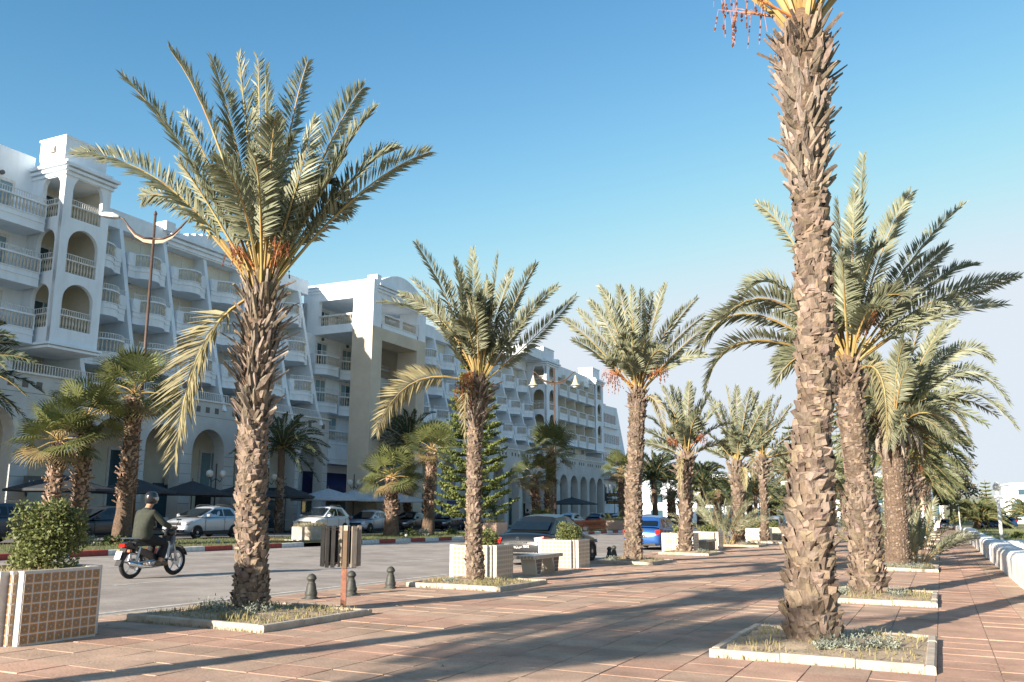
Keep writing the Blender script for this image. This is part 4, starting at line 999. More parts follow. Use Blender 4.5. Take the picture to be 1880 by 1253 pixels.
text(sg3, '\u0635\u0627\u0644\u0648\u0646 \u0634\u0627\u064a', .30, (0,-.08,-.2), (R(90),0,0), M_frame, .005); text(sg3, 'RESTAURANT', .25, (0,-.08,-.55), (R(90),0,0), M_yel, .005)
UG = 'cafe umbrellas before the arcade'
def umbrella(label, loc, r, h, mc, seed, rz=0):
    root = thing('cafe_umbrella', label, 'umbrella', loc, rz, UG)
    c = MB(); n = 8
    for i in range(n):
        a0, a1 = 2*math.pi*i/n, 2*math.pi*(i+1)/n; P = lambda a, q, z: (math.cos(a)*q, math.sin(a)*q, z)
        c.poly([P(a0,r,h), P(a1,r,h), P(a1,r*.3,h+.52), P(a0,r*.3,h+.52)]); c.poly([P(a0,r*.34,h+.5), P(a1,r*.34,h+.5), (0,0,h+.75)])
        c.poly([P(a0,r,h), P(a1,r,h), P(a1,r,h-.12), P(a0,r,h-.12)])
    c.build('canopy', mc, root); q = MB(); q.tube([(0,0,0),(0,0,h+.9)], .035, 8); q.build('pole', M_groove, root)
    q = MB()
    for i in range(n): a = 2*math.pi*i/n; q.tube([(0,0,h-.1),(math.cos(a)*r*.97, math.sin(a)*r*.97, h-.02)], .012, 4)
    q.build('ribs', M_groove, root)
    return root
umbrella('dark cafe umbrella at far left behind the leftmost fan palm', on(-40.5,31.6), 2.6, 2.35, M_umbd, 0)
umbrella('dark cafe umbrella between the second and third fan palms', on(-40.5,36.3), 2.2, 2.35, M_umbd, 1)
umbrella('dark cafe umbrella above the motorbike rider', on(-40.5,40.6), 2.2, 2.35, M_umbd, 2)
umbrella('dark cafe umbrella above the silver crossover car', on(-40.5,45.2), 2.6, 2.35, M_umbd, 3)
umbrella('dark cafe umbrella hidden mostly by the tall bristling trunk', on(-40.5,49.2), 2.0, 2.35, M_umbd, 4)
umbrella('pale cafe umbrella just right of the tall bristling trunk', on(-39.5,52.6), 2.6, 2.25, M_umbw, 5)
umbrella('pale cafe umbrella in the middle, under the end arch of the arcade', on(-40.0,56.4), 2.3, 2.25, M_umbw, 6)
umbrella('pale cafe umbrella before the navy awning, at the beige portal column', on(-38.9,60.4), 2.7, 2.25, M_umbw, 7)
umbrella('dark cafe umbrella before the far arcade behind the twin fan palms', on(-39.5,100), 3.2, 2.6, M_umbd, 8)
def globe_lamp(label, x, y, h=4.2, double=True):
    root = thing('globe_lamp', label, 'street lamp', on(x, y), group='black globe lamps before the arcade')
    q = MB(); q.lathe([(.12,0),(.12,.3),(.05,.5),(.04,h)], 8); q.build('post', M_black, root)
    for s in ((-1, 1) if double else (1,)):
        a = MB(); a.tube([(0,0,h-.9),(0,s*.35,h-1.1),(0,s*.55,h-.85)], .025, 5); a.build('arm', M_black, root)
        g = MB(); g.lathe([(.05,0),(.16,.05),(.23,.2),(.2,.36),(.08,.46)], 12, (0,s*.55,h-.85)); g.build('globe', M_globe, root, smooth=True)
globe_lamp('black lamp post with pale globes between the umbrellas above the rider', -40.2, 42.2)
globe_lamp('black lamp post with pale globes above the silver crossover', -40.2, 47.0)
globe_lamp('black lamp post with pale globes at the last arch before the portal', -40.4, 57.0)
globe_lamp('black lamp post with pale globes before the navy awning', -39.6, 62.2)
globe_lamp('black lamp post near the far end of the arcade', -40.0, 117)
def table_set(x, y, k):
    root = thing('cafe_table', '%s pale cafe table from the left in the shade behind the parked cars' % ORD[round(k/.9)], 'table', on(x, y, .06), k, 'cafe tables under the umbrellas')
    q = MB(); q.lathe([(.4,.72),(.4,.75)], 12); q.build('tabletop', M_umbw, root); q = MB(); q.lathe([(.22,0),(.04,.05),(.03,.72)], 8); q.build('pedestal', M_black, root)
    for a in (0, 2.2):
        c = thing('cafe_chair', 'pale cafe chair %s the %s cafe table from the left' % ('right of' if a == 0 else 'left of', ORD[round(k/.9)]), 'chair', on(x+.75*math.cos(a+k), y+.75*math.sin(a+k), .06), a+k, 'cafe chairs under the umbrellas')
        q = MB(); q.box((0,0,.45), (.42,.42,.03)); q.build('seat', M_umbw, c); q = MB(); q.box((.2,0,.7), (.03,.42,.35)); q.build('backrest', M_umbw, c)
        for sx in (-.18,.18):
            for sy in (-.18,.18): q = MB(); q.tube([(sx,sy,0),(sx,sy,.45)], .015, 4); q.build('leg', M_umbw, c)
for i, (x, y) in enumerate([(-39.2,34),(-39.4,38.5),(-39.3,42.4),(-39.2,47.6),(-38.9,51.5),(-38.6,54.5),(-38.8,57.6)]): table_set(x, y, i*.9)

for i, (y, z) in enumerate([(44.3, 3.1), (36.9, 5.9), (51.9, 3.0)]):
    ac = MB(); ac.b2(-46.3, -45.95, y-.42, y+.42, z, z+.58); o = hb(ac, 'air_conditioner', M_lampwhite); q = MB(); q.tube([(-45.95, y-.1, z+.29), (-45.93, y-.1, z+.29)], .22, 12); hb(q, 'fan_grille', M_groove, parent=o)
# ---------------------------------------------------------------- tree beds, plants in them
def grass(mb, x0, x1, y0, y1, n, h, rg, z0=.06, o=(0,0), excl=None):
    for i in range(n):
        x, y = rg.uniform(x0, x1), rg.uniform(y0, y1)
        if excl and math.hypot(x-excl[0], y-excl[1]) < excl[2]: continue
        a = rg.uniform(0, 6.28); d = V((math.cos(a), math.sin(a), 0)); s = V((-d.y, d.x, 0))*.004
        p = V((x-o[0], y-o[1], gz(x,y)-gz(*o)+z0)) ; hh = h*rg.uniform(.4,1.25)
        m_ = p+d*hh*.25+V((0,0,hh*.6)); e = p+d*hh*.75+V((0,0,hh*.75))
        mb.poly([p-s*1.6, p+s*1.6, m_+s, m_-s]); mb.poly([m_-s, m_+s, e])
def clump(mb, c, r, h, n, leaf, rg, flat=.5):
    """small leaves spread through a rounded volume"""
    for i in range(n):
        a = rg.uniform(0, 6.28); q = rg.random()**.45; e = rg.uniform(0, 1)
        p = V((c[0]+math.cos(a)*r*q*math.sqrt(1-e*e*.85), c[1]+math.sin(a)*r*q*math.sqrt(1-e*e*.85), c[2]+h*e*(.5+.5*q)))
        d = V((rg.uniform(-1,1), rg.uniform(-1,1), rg.uniform(-.2,1))).normalized(); w = d.cross(V((rg.uniform(-1,1), rg.uniform(-1,1), rg.uniform(-1,1)))).normalized()
        l_ = leaf*rg.uniform(.6,1.3); mb.poly([p, p+d*l_*.5+w*l_*.28, p+d*l_, p+d*l_*.5-w*l_*.28])
def bed(x0, x1, y0, y1, label, lush, seed, palm_xy, silver=()):
    rg = random.Random(seed); o = ((x0+x1)/2, (y0+y1)/2); root = thing('tree_bed', label, 'planting bed', on(*o), group='square tree beds in the promenade')
    def P(x, y, z): return (x-o[0], y-o[1], gz(x,y)-gz(*o)+z)
    s = MB(); n = 12
    zz = [[.03+.045*rg.random()+(.06*math.exp(-((x0+(x1-x0)*i/n-palm_xy[0])**2+(y0+(y1-y0)*j/n-palm_xy[1])**2)*1.5)) for j in range(n+1)] for i in range(n+1)]
    for i in range(n):
        for j in range(n):
            c = [(i,j),(i+1,j),(i+1,j+1),(i,j+1)]; s.poly([P(x0+.06+(x1-x0-.12)*a/n, y0+.06+(y1-y0-.12)*b/n, zz[a][b]) for a, b in c])
    s.build('soil', M_soil, root, smooth=True)
    for (ax, ay), (bx_, by) in (((x0,y0),(x1,y0)), ((x1,y0),(x1,y1)), ((x1,y1),(x0,y1)), ((x0,y1),(x0,y0))):
        L = math.hypot(bx_-ax, by-ay); k = 3 if L < 2.45 else 4; d = ((bx_-ax)/L, (by-ay)/L); nrm = (d[1], -d[0])
        for i in range(k):
            t0, t1 = i*L/k+.004, (i+1)*L/k-.004; w = .10; h = .085+rg.uniform(-.008,.008)
            if i == 0: t0 = .0
            if i == k-1: t1 = L-w-.004
            q = MB(); a = (ax+d[0]*t0, ay+d[1]*t0); b = (ax+d[0]*t1, ay+d[1]*t1); e = .016
            def row(z, off): return [P(a[0]-nrm[0]*o1, a[1]-nrm[1]*o1, z) for o1 in off]+[P(b[0]-nrm[0]*o1, b[1]-nrm[1]*o1, z) for o1 in off[::-1]]
            bt = row(-.05, (0, w)); t_ = row(h-e, (0, w)); tt = row(h, (e, w-e))
            q.add(bt+t_+tt, [(0,1,2,3)[::-1]]+[(j,(j+1)%4,4+(j+1)%4,4+j) for j in range(4)]+[(4+j,4+(j+1)%4,8+(j+1)%4,8+j) for j in range(4)]+[(8,9,10,11)])
            q.build('kerb_stone', M_kerbstone, root)
    g = MB(); grass(g, x0+.12, x1-.12, y0+.12, y1-.12, lush, .10, rg, o=o, excl=(*palm_xy, .3)); g.build('grass', M_grass, root, kind='stuff')
    g = MB(); grass(g, x0-.02, x1+.0, y0-.06, y0+.0, int(lush*.10), .05, rg, z0=0, o=o); 
    for i in range(6): 
        cx, cy = rg.uniform(x0+.3,x1-.3), rg.uniform(y0+.2,y1-.3); grass(g, cx-.2, cx+.2, cy-.15, cy+.15, int(lush*.05), .16, rg, o=o)
    g.build('grass', M_grass, root, kind='stuff')
    for (sx, sy, sr, sh) in silver:
        m_ = MB()
        for i in range(60):
            a = rg.uniform(0,6.28); t = rg.uniform(.2,1.3); b = V(P(sx+rg.uniform(-.3,.3)*sr, sy+rg.uniform(-.3,.3)*sr, .06)); d = V((math.cos(a)*math.cos(t), math.sin(a)*math.cos(t), math.sin(t)))
            L = sh*rg.uniform(.6,1.2)*(1.1 if t<.8 else .9)
            for j in range(9):
                p = b+d*L*(j+2)/10; w = V((rg.uniform(-1,1), rg.uniform(-1,1), rg.uniform(-.3,1))).normalized(); k = .035*rg.uniform(.6,1.2); u = w.cross(d).normalized()*k*.22
                m_.poly([p, p+w*k*.6+u, p+w*k*1.2, p+w*k*.6-u])
        m_.build('silver_plant', M_silver, root, kind='stuff')
bed(-2.38,-.16,10.0,12.62,'nearest tree bed, sandy soil and silver tufts round the thickest trunk at front right',420,101,(-1.46,11.3),((-1.05,10.85,.45,.20),(-.72,11.15,.4,.20),(-1.25,10.7,.3,.14)))
bed(-2.3,-.17,17.3,20.1,'second tree bed of the seaward row, under the leaning palm',450,102,(-1.36,18.7),((-1.75,18.1,.3,.22),(-.85,18.3,.3,.2)))
bed(-2.3,-.18,28.4,31.0,'third tree bed of the seaward row with a silvery grey edge of plants',600,103,(-1.28,29.7),((-1.0,28.9,.9,.22),(-.6,28.9,.6,.2),(-1.5,28.9,.5,.2)))
bed(-10.0,-7.65,9.0,11.35,'tree bed beside the litter bin, grassy with grey tufts round the bristling palm',1300,104,(-8.97,10.24),((-9.2,9.9,.7,.22),(-8.7,10.0,.5,.22),(-9.5,10.1,.5,.2)))
bed(-9.88,-7.76,15.85,18.15,'tree bed at the foot of the palm before the tiled planter',1100,105,(-8.92,17.0),((-9.2,16.4,.4,.12),))
bed(-9.75,-7.93,26.6,28.9,'tree bed of the palm with bright orange fruit',500,106,(-8.88,27.7),((-9.3,27.0,.4,.2),))
bed(-9.9,-7.97,34.0,36.6,'tree bed of the palm beside the blue car',400,107,(-8.97,35.3),((-8.4,34.7,.6,.2),))
bed(-9.9,-8.1,45.0,47.7,'tree bed with palm shoots beyond the second bench',400,108,(-9.27,46.2),((-8.9,45.4,.4,.3),))
for i, (a, b) in enumerate(BEDS_L[5:]): bed(-10,-8.1,a,b,'%s small tree bed beyond the second bench in the kerbside row' % ORD[i],120,110+i,(-9,(a+b)/2))
for i, (a, b) in enumerate(BEDS_R[3:]): bed(-2.3,-.2,a,b,'%s small tree bed beyond the stout ringed palm in the seaward row' % ORD[i],200,120+i,(-1.3,(a+b)/2))
md = MB(); rg = random.Random(5); grass(md, -30.6, -24.7, 16, 75, 16000, .13, rg, z0=.1)
md.build('verge_grass', M_grassg, median, kind='stuff')
for k, (x, y, r_) in enumerate([(-28.3,23.4,.5),(-27.8,24.2,.5),(-27.9,25.4,.4),(-27.6,44.6,.5),(-27.2,45.4,.4),(-27.3,49,.4)]):
    q = MB(); clump(q, (0,0,0), r_, .35, 260, .12, rg); o = q.build('low_plant', M_grassg if k%2 else M_silver, loc=on(x,y,.1)); tag(o, 'low leafy clump on the median, %s from the left' % ORD[k], 'plant', 'low clumps on the median')
for k, (x, y, r_) in enumerate([(-26.9,36.8,.1),(-27.2,28.9,.09),(-26.6,30.5,.1),(-27,43.2,.09)]):
    q = MB(); q.lathe([(r_*.6,-.03),(r_,r_*.4),(r_*.8,r_),(r_*.2,r_*1.3)], 7); o = q.build('stone', M_kwhite, loc=on(x,y,.12)); tag(o, 'small white stone on the grassy median, %s one' % ORD[k], 'stone', 'white stones on the median')
q = MB(); q.tube([(0,0,0),(0,0,.75)], .09, 8); o = q.build('short_post', M_pinkstone, loc=on(-26.8,49.9,.1)); tag(o, 'short pale post on the median between two fan palms', 'post')

# ---------------------------------------------------------------- tiled planters
def tile_face(root, mb_only, axis, c, n, u0, u1, nu, z0, z1, nz, mtile, proud=.006, gap=.004, as_parts=False):
    for i in range(nu):
        for j in range(nz):
            a, b = u0+(u1-u0)*i/nu+gap/2, u0+(u1-u0)*(i+1)/nu-gap/2; za, zb = z0+(z1-z0)*j/nz+gap/2, z0+(z1-z0)*(j+1)/nz-gap/2
            cu, cz = (a+b)/2, (za+zb)/2; k = (i*31+j*17)
            tl = rnd.uniform(-.0012,.0012)
            def P(u, z, d): x = c+n*d; return (x, u, z) if axis == 0 else (u, x, z)
            e = .003
            vs = [P(a,za,0),P(b,za,0),P(b,zb,0),P(a,zb,0),P(a+e,za+e,proud+tl),P(b-e,za+e,proud),P(b-e,zb-e,proud-tl),P(a+e,zb-e,proud)]
            yield vs, [(4,5,6,7),(0,1,5,4),(1,2,6,5),(2,3,7,6),(3,0,4,7)], P(cu,cz,0)
def tiles(root, faces, m, as_parts):
    acc_v, acc_f, acc_uv = [], [], []
    def mk(name, vs, fs, uv, loc=None, kind=None):
        me = bpy.data.meshes.new(name); me.from_pydata(vs, [], fs); me.materials.append(m)
        at = me.attributes.new('tuv', 'FLOAT_VECTOR', 'POINT'); at.data.foreach_set('vector', [c for p in uv for c in p]); me.update()
        return link(name, me, root, loc, kind=kind)
    UV = [(0.001,0.001,0),(.999,.001,0),(.999,.999,0),(.001,.999,0)]*2
    for vs, fs, c in faces:
        if as_parts: mk('tile', [V(v)-V(c) for v in vs], fs, UV, c)
        else:
            i = len(acc_v); acc_v += vs; acc_f += [tuple(i+k for k in f) for f in fs]; acc_uv += UV
    if not as_parts: mk('tile', acc_v, acc_f, acc_uv, None, 'stuff')
def planter(label, cx, cy, w, h, m, parts, seed, plant, group='tiled planters along the kerb', ntile=.107):
    """square planter with notched corners, clad in printed tiles"""
    root = thing('tiled_planter', label, 'planter', on(cx, cy), group=group); a = w/2; k = .16; d = .10
    out = [(-a+k,-a),(a-k,-a),(a-k,-a+d),(a-d,-a+d),(a-d,-a+k),(a,-a+k),(a,a-k),(a-d,a-k),(a-d,a-d),(a-k,a-d),(a-k,a),(-a+k,a),(-a+k,a-d),(-a+d,a-d),(-a+d,a-k),(-a,a-k),(-a,-a+k),(-a+d,-a+k),(-a+d,-a+d),(-a+k,-a+d)]
    b = MB(); n = len(out); b.add([(x,y,-.05) for x,y in out]+[(x,y,h) for x,y in out]+[(x*.86,y*.86,h) for x,y in out]+[(x*.86,y*.86,h-.1) for x,y in out],
        [(i,(i+1)%n,n+(i+1)%n,n+i) for i in range(n)]+[(n+i,n+(i+1)%n,2*n+(i+1)%n,2*n+i) for i in range(n)]+[(2*n+i,2*n+(i+1)%n,3*n+(i+1)%n,3*n+i) for i in range(n)])
    b.build('body', M_trim, root)
    s = MB(); s.poly([(x*.86,y*.86,h-.04) for x,y in out]); s.build('soil', M_soil, root)
    fs = []; nz = max(4, round((h-.05)/ntile)); nu = max(3, round((w-2*k)/ntile))
    for ax, c, nn in ((1,-a,-1),(0,a,1)):
        fs += list(tile_face(root, None, ax, c, nn, -a+k+.01, a-k-.01, nu, .01, h-.025, nz, m))
    tiles(root, fs, m, parts)
    fs = []
    for ax, c, nn in ((1,a,1),(0,-a,-1)): fs += list(tile_face(root, None, ax, c, nn, -a+k+.01, a-k-.01, nu, .01, h-.025, nz, m))
    fs += list(tile_face(root, None, 1, -a+d, -1, a-k+.005, a-d-.005, 1, .01, h-.025, nz, m)); fs += list(tile_face(root, None, 0, a-d, 1, -a+d+.005, -a+k-.005, 1, .01, h-.025, nz, m))
    tiles(root, fs, m, False)
    rg = random.Random(seed); g = MB(); grass(g, -a*.8, a*.8, -a*.8, a*.8, 260, .09, rg, z0=h-.05, o=(0,0)); g.v = [(x,y,z+0) for x,y,z in g.v]; g.build('dry_grass', M_grass, root, kind='stuff')
    if plant:
        px, py, r_, ph, nl_, lf = plant
        sh = thing('shrub', 'leafy shrub growing in the '+label.split(',')[0], 'shrub', on(cx+px, cy+py, h-.06), group='shrubs in the tiled planters')
        t = MB()
        for i in range(7):
            an = i*.9; t.tube([(0,0,0),(math.cos(an)*r_*.3, math.sin(an)*r_*.3, ph*.4),(math.cos(an)*r_*.6, math.sin(an)*r_*.6, ph*.8)], [.016,.012,.006], 5)
        t.build('stem', M_twig, sh)
        lv = MB(); c0 = (0,0,0)
        for i in range(9):
            an = rg.uniform(0,6.28); q = rg.uniform(.15,.7)*r_; clump(lv, (math.cos(an)*q, math.sin(an)*q, ph*rg.uniform(.0,.5)), r_*rg.uniform(.38,.55), ph*rg.uniform(.4,.6), nl_//9, lf, rg)
        clump(lv, (0,0,0), r_*.8, ph, nl_//3, lf, rg)
        lv.build('foliage', M_leafA, sh, kind='stuff')
    return root
planter('front tiled planter with orange star tiles, at bottom left', -9.78, 7.27, 1.32, .79, M_tileA, True, 200, (-.05,.28,.50,.84,6800,.05))
planter('tiled planter behind the trunk left of the bench', -9.72, 18.86, 1.2, .76, M_tileB, True, 201, (-.05,.1,.46,.45,1900,.06))
planter('tiled planter right of the bench, holding a round bush', -9.82, 24.2, 1.22, .76, M_tileB, True, 202, (.15,-.1,.42,.55,2600,.055))
planter('tiled planter behind the fourth palm, beside the blue car', -9.8, 36.9, 1.3, .76, M_tileB, False, 203, (.1,0,.45,.4,1200,.08))
planter('tiled planter at the far end of the second bench', -9.75, 41.3, 1.3, .76, M_tileB, False, 204, (0,0,.5,.35,900,.08))
planter('tiled planter behind the slender palm', -9.85, 54.9, 1.4, .78, M_tileB, False, 205, (-.2,0,.6,.6,900,.1))
planter('tiled planter just left of the thick nearest trunk, far away by the grey car', -9.7, 59.5, 1.4, .78, M_tileB, False, 206, (0,0,.5,.5,600,.1))
# benches
def bench(label, cx, cy, L=1.75, parts=False):
    root = thing('tiled_bench', label, 'bench', on(cx, cy), group='tiled benches between the planters')
    w = .48; b = MB(); b.b2(-w/2, w/2, -L/2, L/2, .38, .47); b.build('seat', M_trim, root)
    fs = list(tile_face(root, None, 0, w/2, 1, -L/2+.01, L/2-.01, round(L/.08), .385, .465, 1, M_tileB))+list(tile_face(root, None, 1, -L/2, -1, -w/2+.01, w/2-.01, 5, .385, .465, 1, M_tileB))
    tiles(root, fs, M_tileB, False)
    for s in (-1, 1):
        y = s*L*.29; l_ = MB(); l_.prism([(y-.25,.38),(y+.25,.38),(y+.11,-.05),(y-.11,-.05)] if s < 0 else [(y-.26,.38),(y+.25,.38),(y+.15,-.05),(y+.02,-.05)], 0, -.19, .19); o = l_.build('leg', M_beige, root)
        t = MB(); 
        for i in range(4):
            z0, z1 = .02+i*.09, .10+i*.09; hw0 = .09+(z0/.38)*.12; 
            for j in range(4):
                u0, u1 = y-hw0+j*hw0/2+.006, y-hw0+(j+1)*hw0/2-.006; t.poly([(.194,u0+.04*(s>0),z0),(.194,u1+.04*(s>0),z0),(.194,u1+.04*(s>0),z1),(.194,u0+.04*(s>0),z1)])
        t.build('mosaic_tile', M_brownmetal, root, kind='stuff')
bench('tiled bench on wedge legs between the first two tiled planters', -9.25, 21.2, 1.85)
bench('tiled bench farther on, before the planter by the blue car', -9.2, 38.9, 1.85)
bench('tiled bench in the distance beside the slender palm', -9.2, 57.2, 1.85)
# bollards
bp = [(.17,0),(.17,.03),(.13,.05),(.145,.09),(.15,.14),(.125,.20),(.11,.30),(.10,.33),(.105,.35),(.085,.36),(.08,.42),(.10,.43),(.10,.445),(.12,.45),(.118,.48),(.095,.53),(.05,.57),(.0,.585)]
bm = MB(); bm.lathe(bp, 18); bme = bm.mesh('post', M_boll, True)
for i, (x, y, lb) in enumerate([(-9.85,12.75,'black iron bollard left of the bin post'),(-9.77,13.8,'black iron bollard directly behind the bin post'),(-9.9,15.3,'black iron bollard right of the bin, before the third palm'),
        (-10.35,30.1,'small black bollard left of the palm with orange fruit'),(-10.2,32.2,'small black bollard right of the palm with orange fruit'),(-10.1,28.9,'small black bollard half behind the palm with orange fruit'),(-10.4,49.2,'tiny distant bollard beyond the second bench')]):
    t = thing('bollard', lb, 'bollard', on(x, y), group='iron bollards along the kerb', scale=.72); link('post', bme, t)
    q = MB(); q.b2(-.17,.17,-.17,.17,-.03,.012); q.build('base_plate', M_boll, t)
# litter bin
bn = thing('litter_bin', 'slatted wooden litter bin hung on a rusty post', 'litter bin', on(-8.30, 11.54), HEAD)
q = MB(); q.b2(-.045,.035,-.02,.02,-.05,.66); q.build('post', M_rust, bn)
q = MB(); q.b2(-.035,.03,-.035,-.0,.62,1.19); q.build('post_upper', M_twig, bn)
ol = []; cor = [(-.235,.03),(.10,-.015),(.185,.06),(.185,.40),(.10,.49),(-.30,.49),(-.385,.40),(-.385,.12)]; cor = [(x-.02,y+.03) for x,y in cor]
for (ax, ay), (bx_, by) in zip(cor, cor[1:]+cor[:1]):
    Ls = math.hypot(bx_-ax, by-ay); m_ = max(1, round(Ls/.098)); nx_, ny_ = (by-ay)/Ls, -(bx_-ax)/Ls
    for i in range(m_):
        t = (i+.5)/m_; x, y = ax+(bx_-ax)*t, ay+(by-ay)*t; wd = .031 if m_ > 1 else Ls*.42; ol.append((x, y, math.atan2(ny_, nx_)))
        q = MB(); q.b2(-.012,.012,-wd,wd,-.31,.31); o = q.build('slat', M_wood, bn, loc=(x, y, .945+rnd.uniform(-.008,.008)), rz=math.atan2(ny_, nx_)); bevel(o, .003, 1)
        for z in (-.26,.26): s = MB(); s.tube([(.010,0,z),(.017,0,z)], .008, 6); s.build('screw', M_rust, o)
for z in (.70, 1.20):
    q = MB(); pts = [(x-.018*math.cos(a), y-.018*math.sin(a), z) for x, y, a in ol]; 
    for p, r_ in zip(pts, pts[1:]+pts[:1]): q.tube([p, r_], .012, 4)
    q.build('band', M_rust, bn)
q = MB(); q.lathe([(.22,.68),(.23,1.22),(.215,1.22),(.2,.70)], 16, (-.12,.28,0), 1.0, .85); q.build('liner', M_dark, bn)
q = MB(); q.b2(-.03,.03,-.03,-.005,1.19,1.265); q.build('label_plate', M_pinkstone, bn)
# flower boxes and orange lattice on the median
def fbox(label, x, y, w, d, h, m, seed):
    root = thing('flower_box', label, 'planter', on(x, y, .1), group='flower boxes on the median'); q = MB(); q.b2(-w/2,w/2,-d/2,d/2,-.1,h); o = q.build('box', m, root); bevel(o, .02)
    g = MB(); rg = random.Random(seed); grass(g, -w/2+.05, w/2-.05, -d/2+.05, d/2-.05, 500, .28, rg, z0=h); g.build('plants', M_grass, root, kind='stuff')
    return root
fbox('pale square flower box with dry grass behind the litter bin', -26.7, 34.4, 1.2, 1.4, .62, M_kerbstone, 1)
fbox('pink flower box with a spindly plant left of the dark saloon', -25.8, 51.6, 1.3, 1.6, .75, M_pinkstone, 2)
fbox('pink flower box beyond the orange lattice, by the pale fan palm', -26.2, 77, 2.2, 1.8, .8, M_pinkstone, 3)
sh = thing('shrub', 'spindly plant standing in the pink flower box', 'plant', on(-25.8,51.6,.85)); g = MB(); clump(g, (0,0,0), .35, 1.3, 500, .13, random.Random(4)); g.build('foliage', M_darkfrond, sh)
lt = thing('orange_lattice', 'low orange lattice fence round a flower bed on the median', 'fence', on(-26.6, 71, .1))
for i in range(26):
    for s in (1, -1):
        q = MB(); q.tube([(0,-4+i*.32,.05),(0,-4+i*.32+s*.3,.85)], .04, 4); q.build('lath', M_orangep, lt)
for z in (.15,.7): q = MB(); q.b2(-.03,.03,-4,4.2,z,z+.08); q.build('rail', M_orangep, lt)

dm = MB(); rg = random.Random(77)
for i in range(420):                                   # wind-blown leaflets and bits on the slabs
    x, y = rg.uniform(-10,1.4), rg.uniform(7,26); a = rg.uniform(0,6.28); l_ = rg.uniform(.01,.035) if i % 9 else rg.uniform(.08,.16); d = V((math.cos(a), math.sin(a), 0))*l_; w = V((-d.y, d.x, 0)).normalized()*rg.uniform(.003,.008)
    p = V(on(x, y, .004)); dm.poly([p-w, p+d*.5-w+V((0,0,.004)), p+d+V((0,0,.002)), p+d*.5+w+V((0,0,.006))])
dm.build('leaf_litter', M_twig, pavement, kind='stuff')
# ---------------------------------------------------------------- street lamps
def lamp_cobra(label, loc, h=12.1, head='cobra', rz=0.0):
    root = thing('street_lamp', label, 'street lamp', loc, rz)
    q = MB(); q.tube([(0,0,0),(0,0,h*.3),(0,0,h)], [.105,.08,.05], 10); q.build('pole', M_brownmetal, root, smooth=True)
    q = MB(); q.lathe([(.2,0),(.2,.06),(.14,.1),(.14,.5),(.12,.55)], 12); q.build('base', M_brownmetal, root)
    q = MB(); q.lathe([(.07,h),(.08,h+.05),(.03,h+.16),(.0,h+.2)], 8); q.build('finial', M_brownmetal, root)
    sc = .80 if head == 'cobra' else 1.0
    for s in (-sc, sc):
        zj = h-1.05; pts = [(0,0,zj),(s*.5,0,zj+.02),(s*.95,0,zj+.2),(s*1.35,0,zj+.55),(s*1.6,0,zj+.82),(s*1.8,0,zj+.9)]
        q = MB(); q.tube(pts, [.055,.052,.05,.045,.04,.035], 6); q.build('arm', M_brownmetal, root, smooth=True)
        w = MB(); up = [(p[0], p[2]-.03) for p in pts[:5]]; lo = [(s*1.35,zj+.46),(s*.95,zj+.06),(s*.5,zj-.16),(0,zj-.22)]
        w.prism(up+lo, 1, -.012, .012); w.build('arm_web', M_pinkstone if head == 'cobra' else M_brownmetal, root)
        if head == 'cobra':
            hd = MB(); x0 = s*1.8; 
            hd.add([(x0,-.06,zj+.86),(x0,.06,zj+.86),(x0,.06,zj+.96),(x0,-.06,zj+.96), (x0+s*.28,-.17,zj+.84),(x0+s*.28,.17,zj+.84),(x0+s*.28,.15,zj+1.06),(x0+s*.28,-.15,zj+1.06),
                    (x0+s*.75,-.17,zj+.88),(x0+s*.75,.17,zj+.88),(x0+s*.75,.13,zj+1.08),(x0+s*.75,-.13,zj+1.08), (x0+s*1.02,-.08,zj+.95),(x0+s*1.02,.08,zj+.95),(x0+s*1.02,.07,zj+1.02),(x0+s*1.02,-.07,zj+1.02)],
                   [(0,3,2,1)]+[(4*k+j,4*k+(j+1)%4,4*k+4+(j+1)%4,4*k+4+j) for k in range(3) for j in range(4)]+[(12,13,14,15)])
            o = hd.build('lamp_head', M_lampwhite, root); bevel(o, .03)
        else:
            q = MB(); x = s*1.8; q.tube([(x,0,zj+.9),(x,0,zj+.6)], .02, 5); q.build('hanger', M_brownmetal, root)
            c = MB(); c.lathe([(.03,.60),(.08,.48),(.15,.2),(.28,-.16),(.41,-.26),(.41,-.30),(.25,-.30)], 16, (x,0,zj)); o = c.build('lamp_shade', M_lampcream, root, smooth=False)
            c = MB(); c.lathe([(.26,-.30),(.24,-.40),(.16,-.48),(.05,-.52)], 14, (x,0,zj)); c.build('glass_bowl', M_globe, root, smooth=True)
    return root
lamp_cobra('tall brown two-armed street lamp rising behind the motorbike rider', on(-28.9,25.9,.1), 13.5, 'cobra', HEAD+.1)
lamp_cobra('tall street lamp with two cone-shaped lanterns before the right part of the hotel', on(-28.9,69.4,.1), 13.4, 'cone', HEAD)
for i, (x, y, h) in enumerate([(-28.5,113,11),(-13.0,118,9.5),(-28,158,11),(-12,190,10)]):
    q = MB(); q.tube([(0,0,0),(0,0,h)], [.09,.05], 6); q.tube([(-.9,0,h-.2),(0,0,h),(.9,0,h-.2)], .04, 4); o = q.build('lamp_post', M_brownmetal, loc=on(x,y)); tag(o, ['slim lamp post far down the road past the hotel','slim lamp post seen between the fifth palm and the slender palm','very distant lamp post on the median','very distant lamp post above the grey car'][i], 'street lamp')

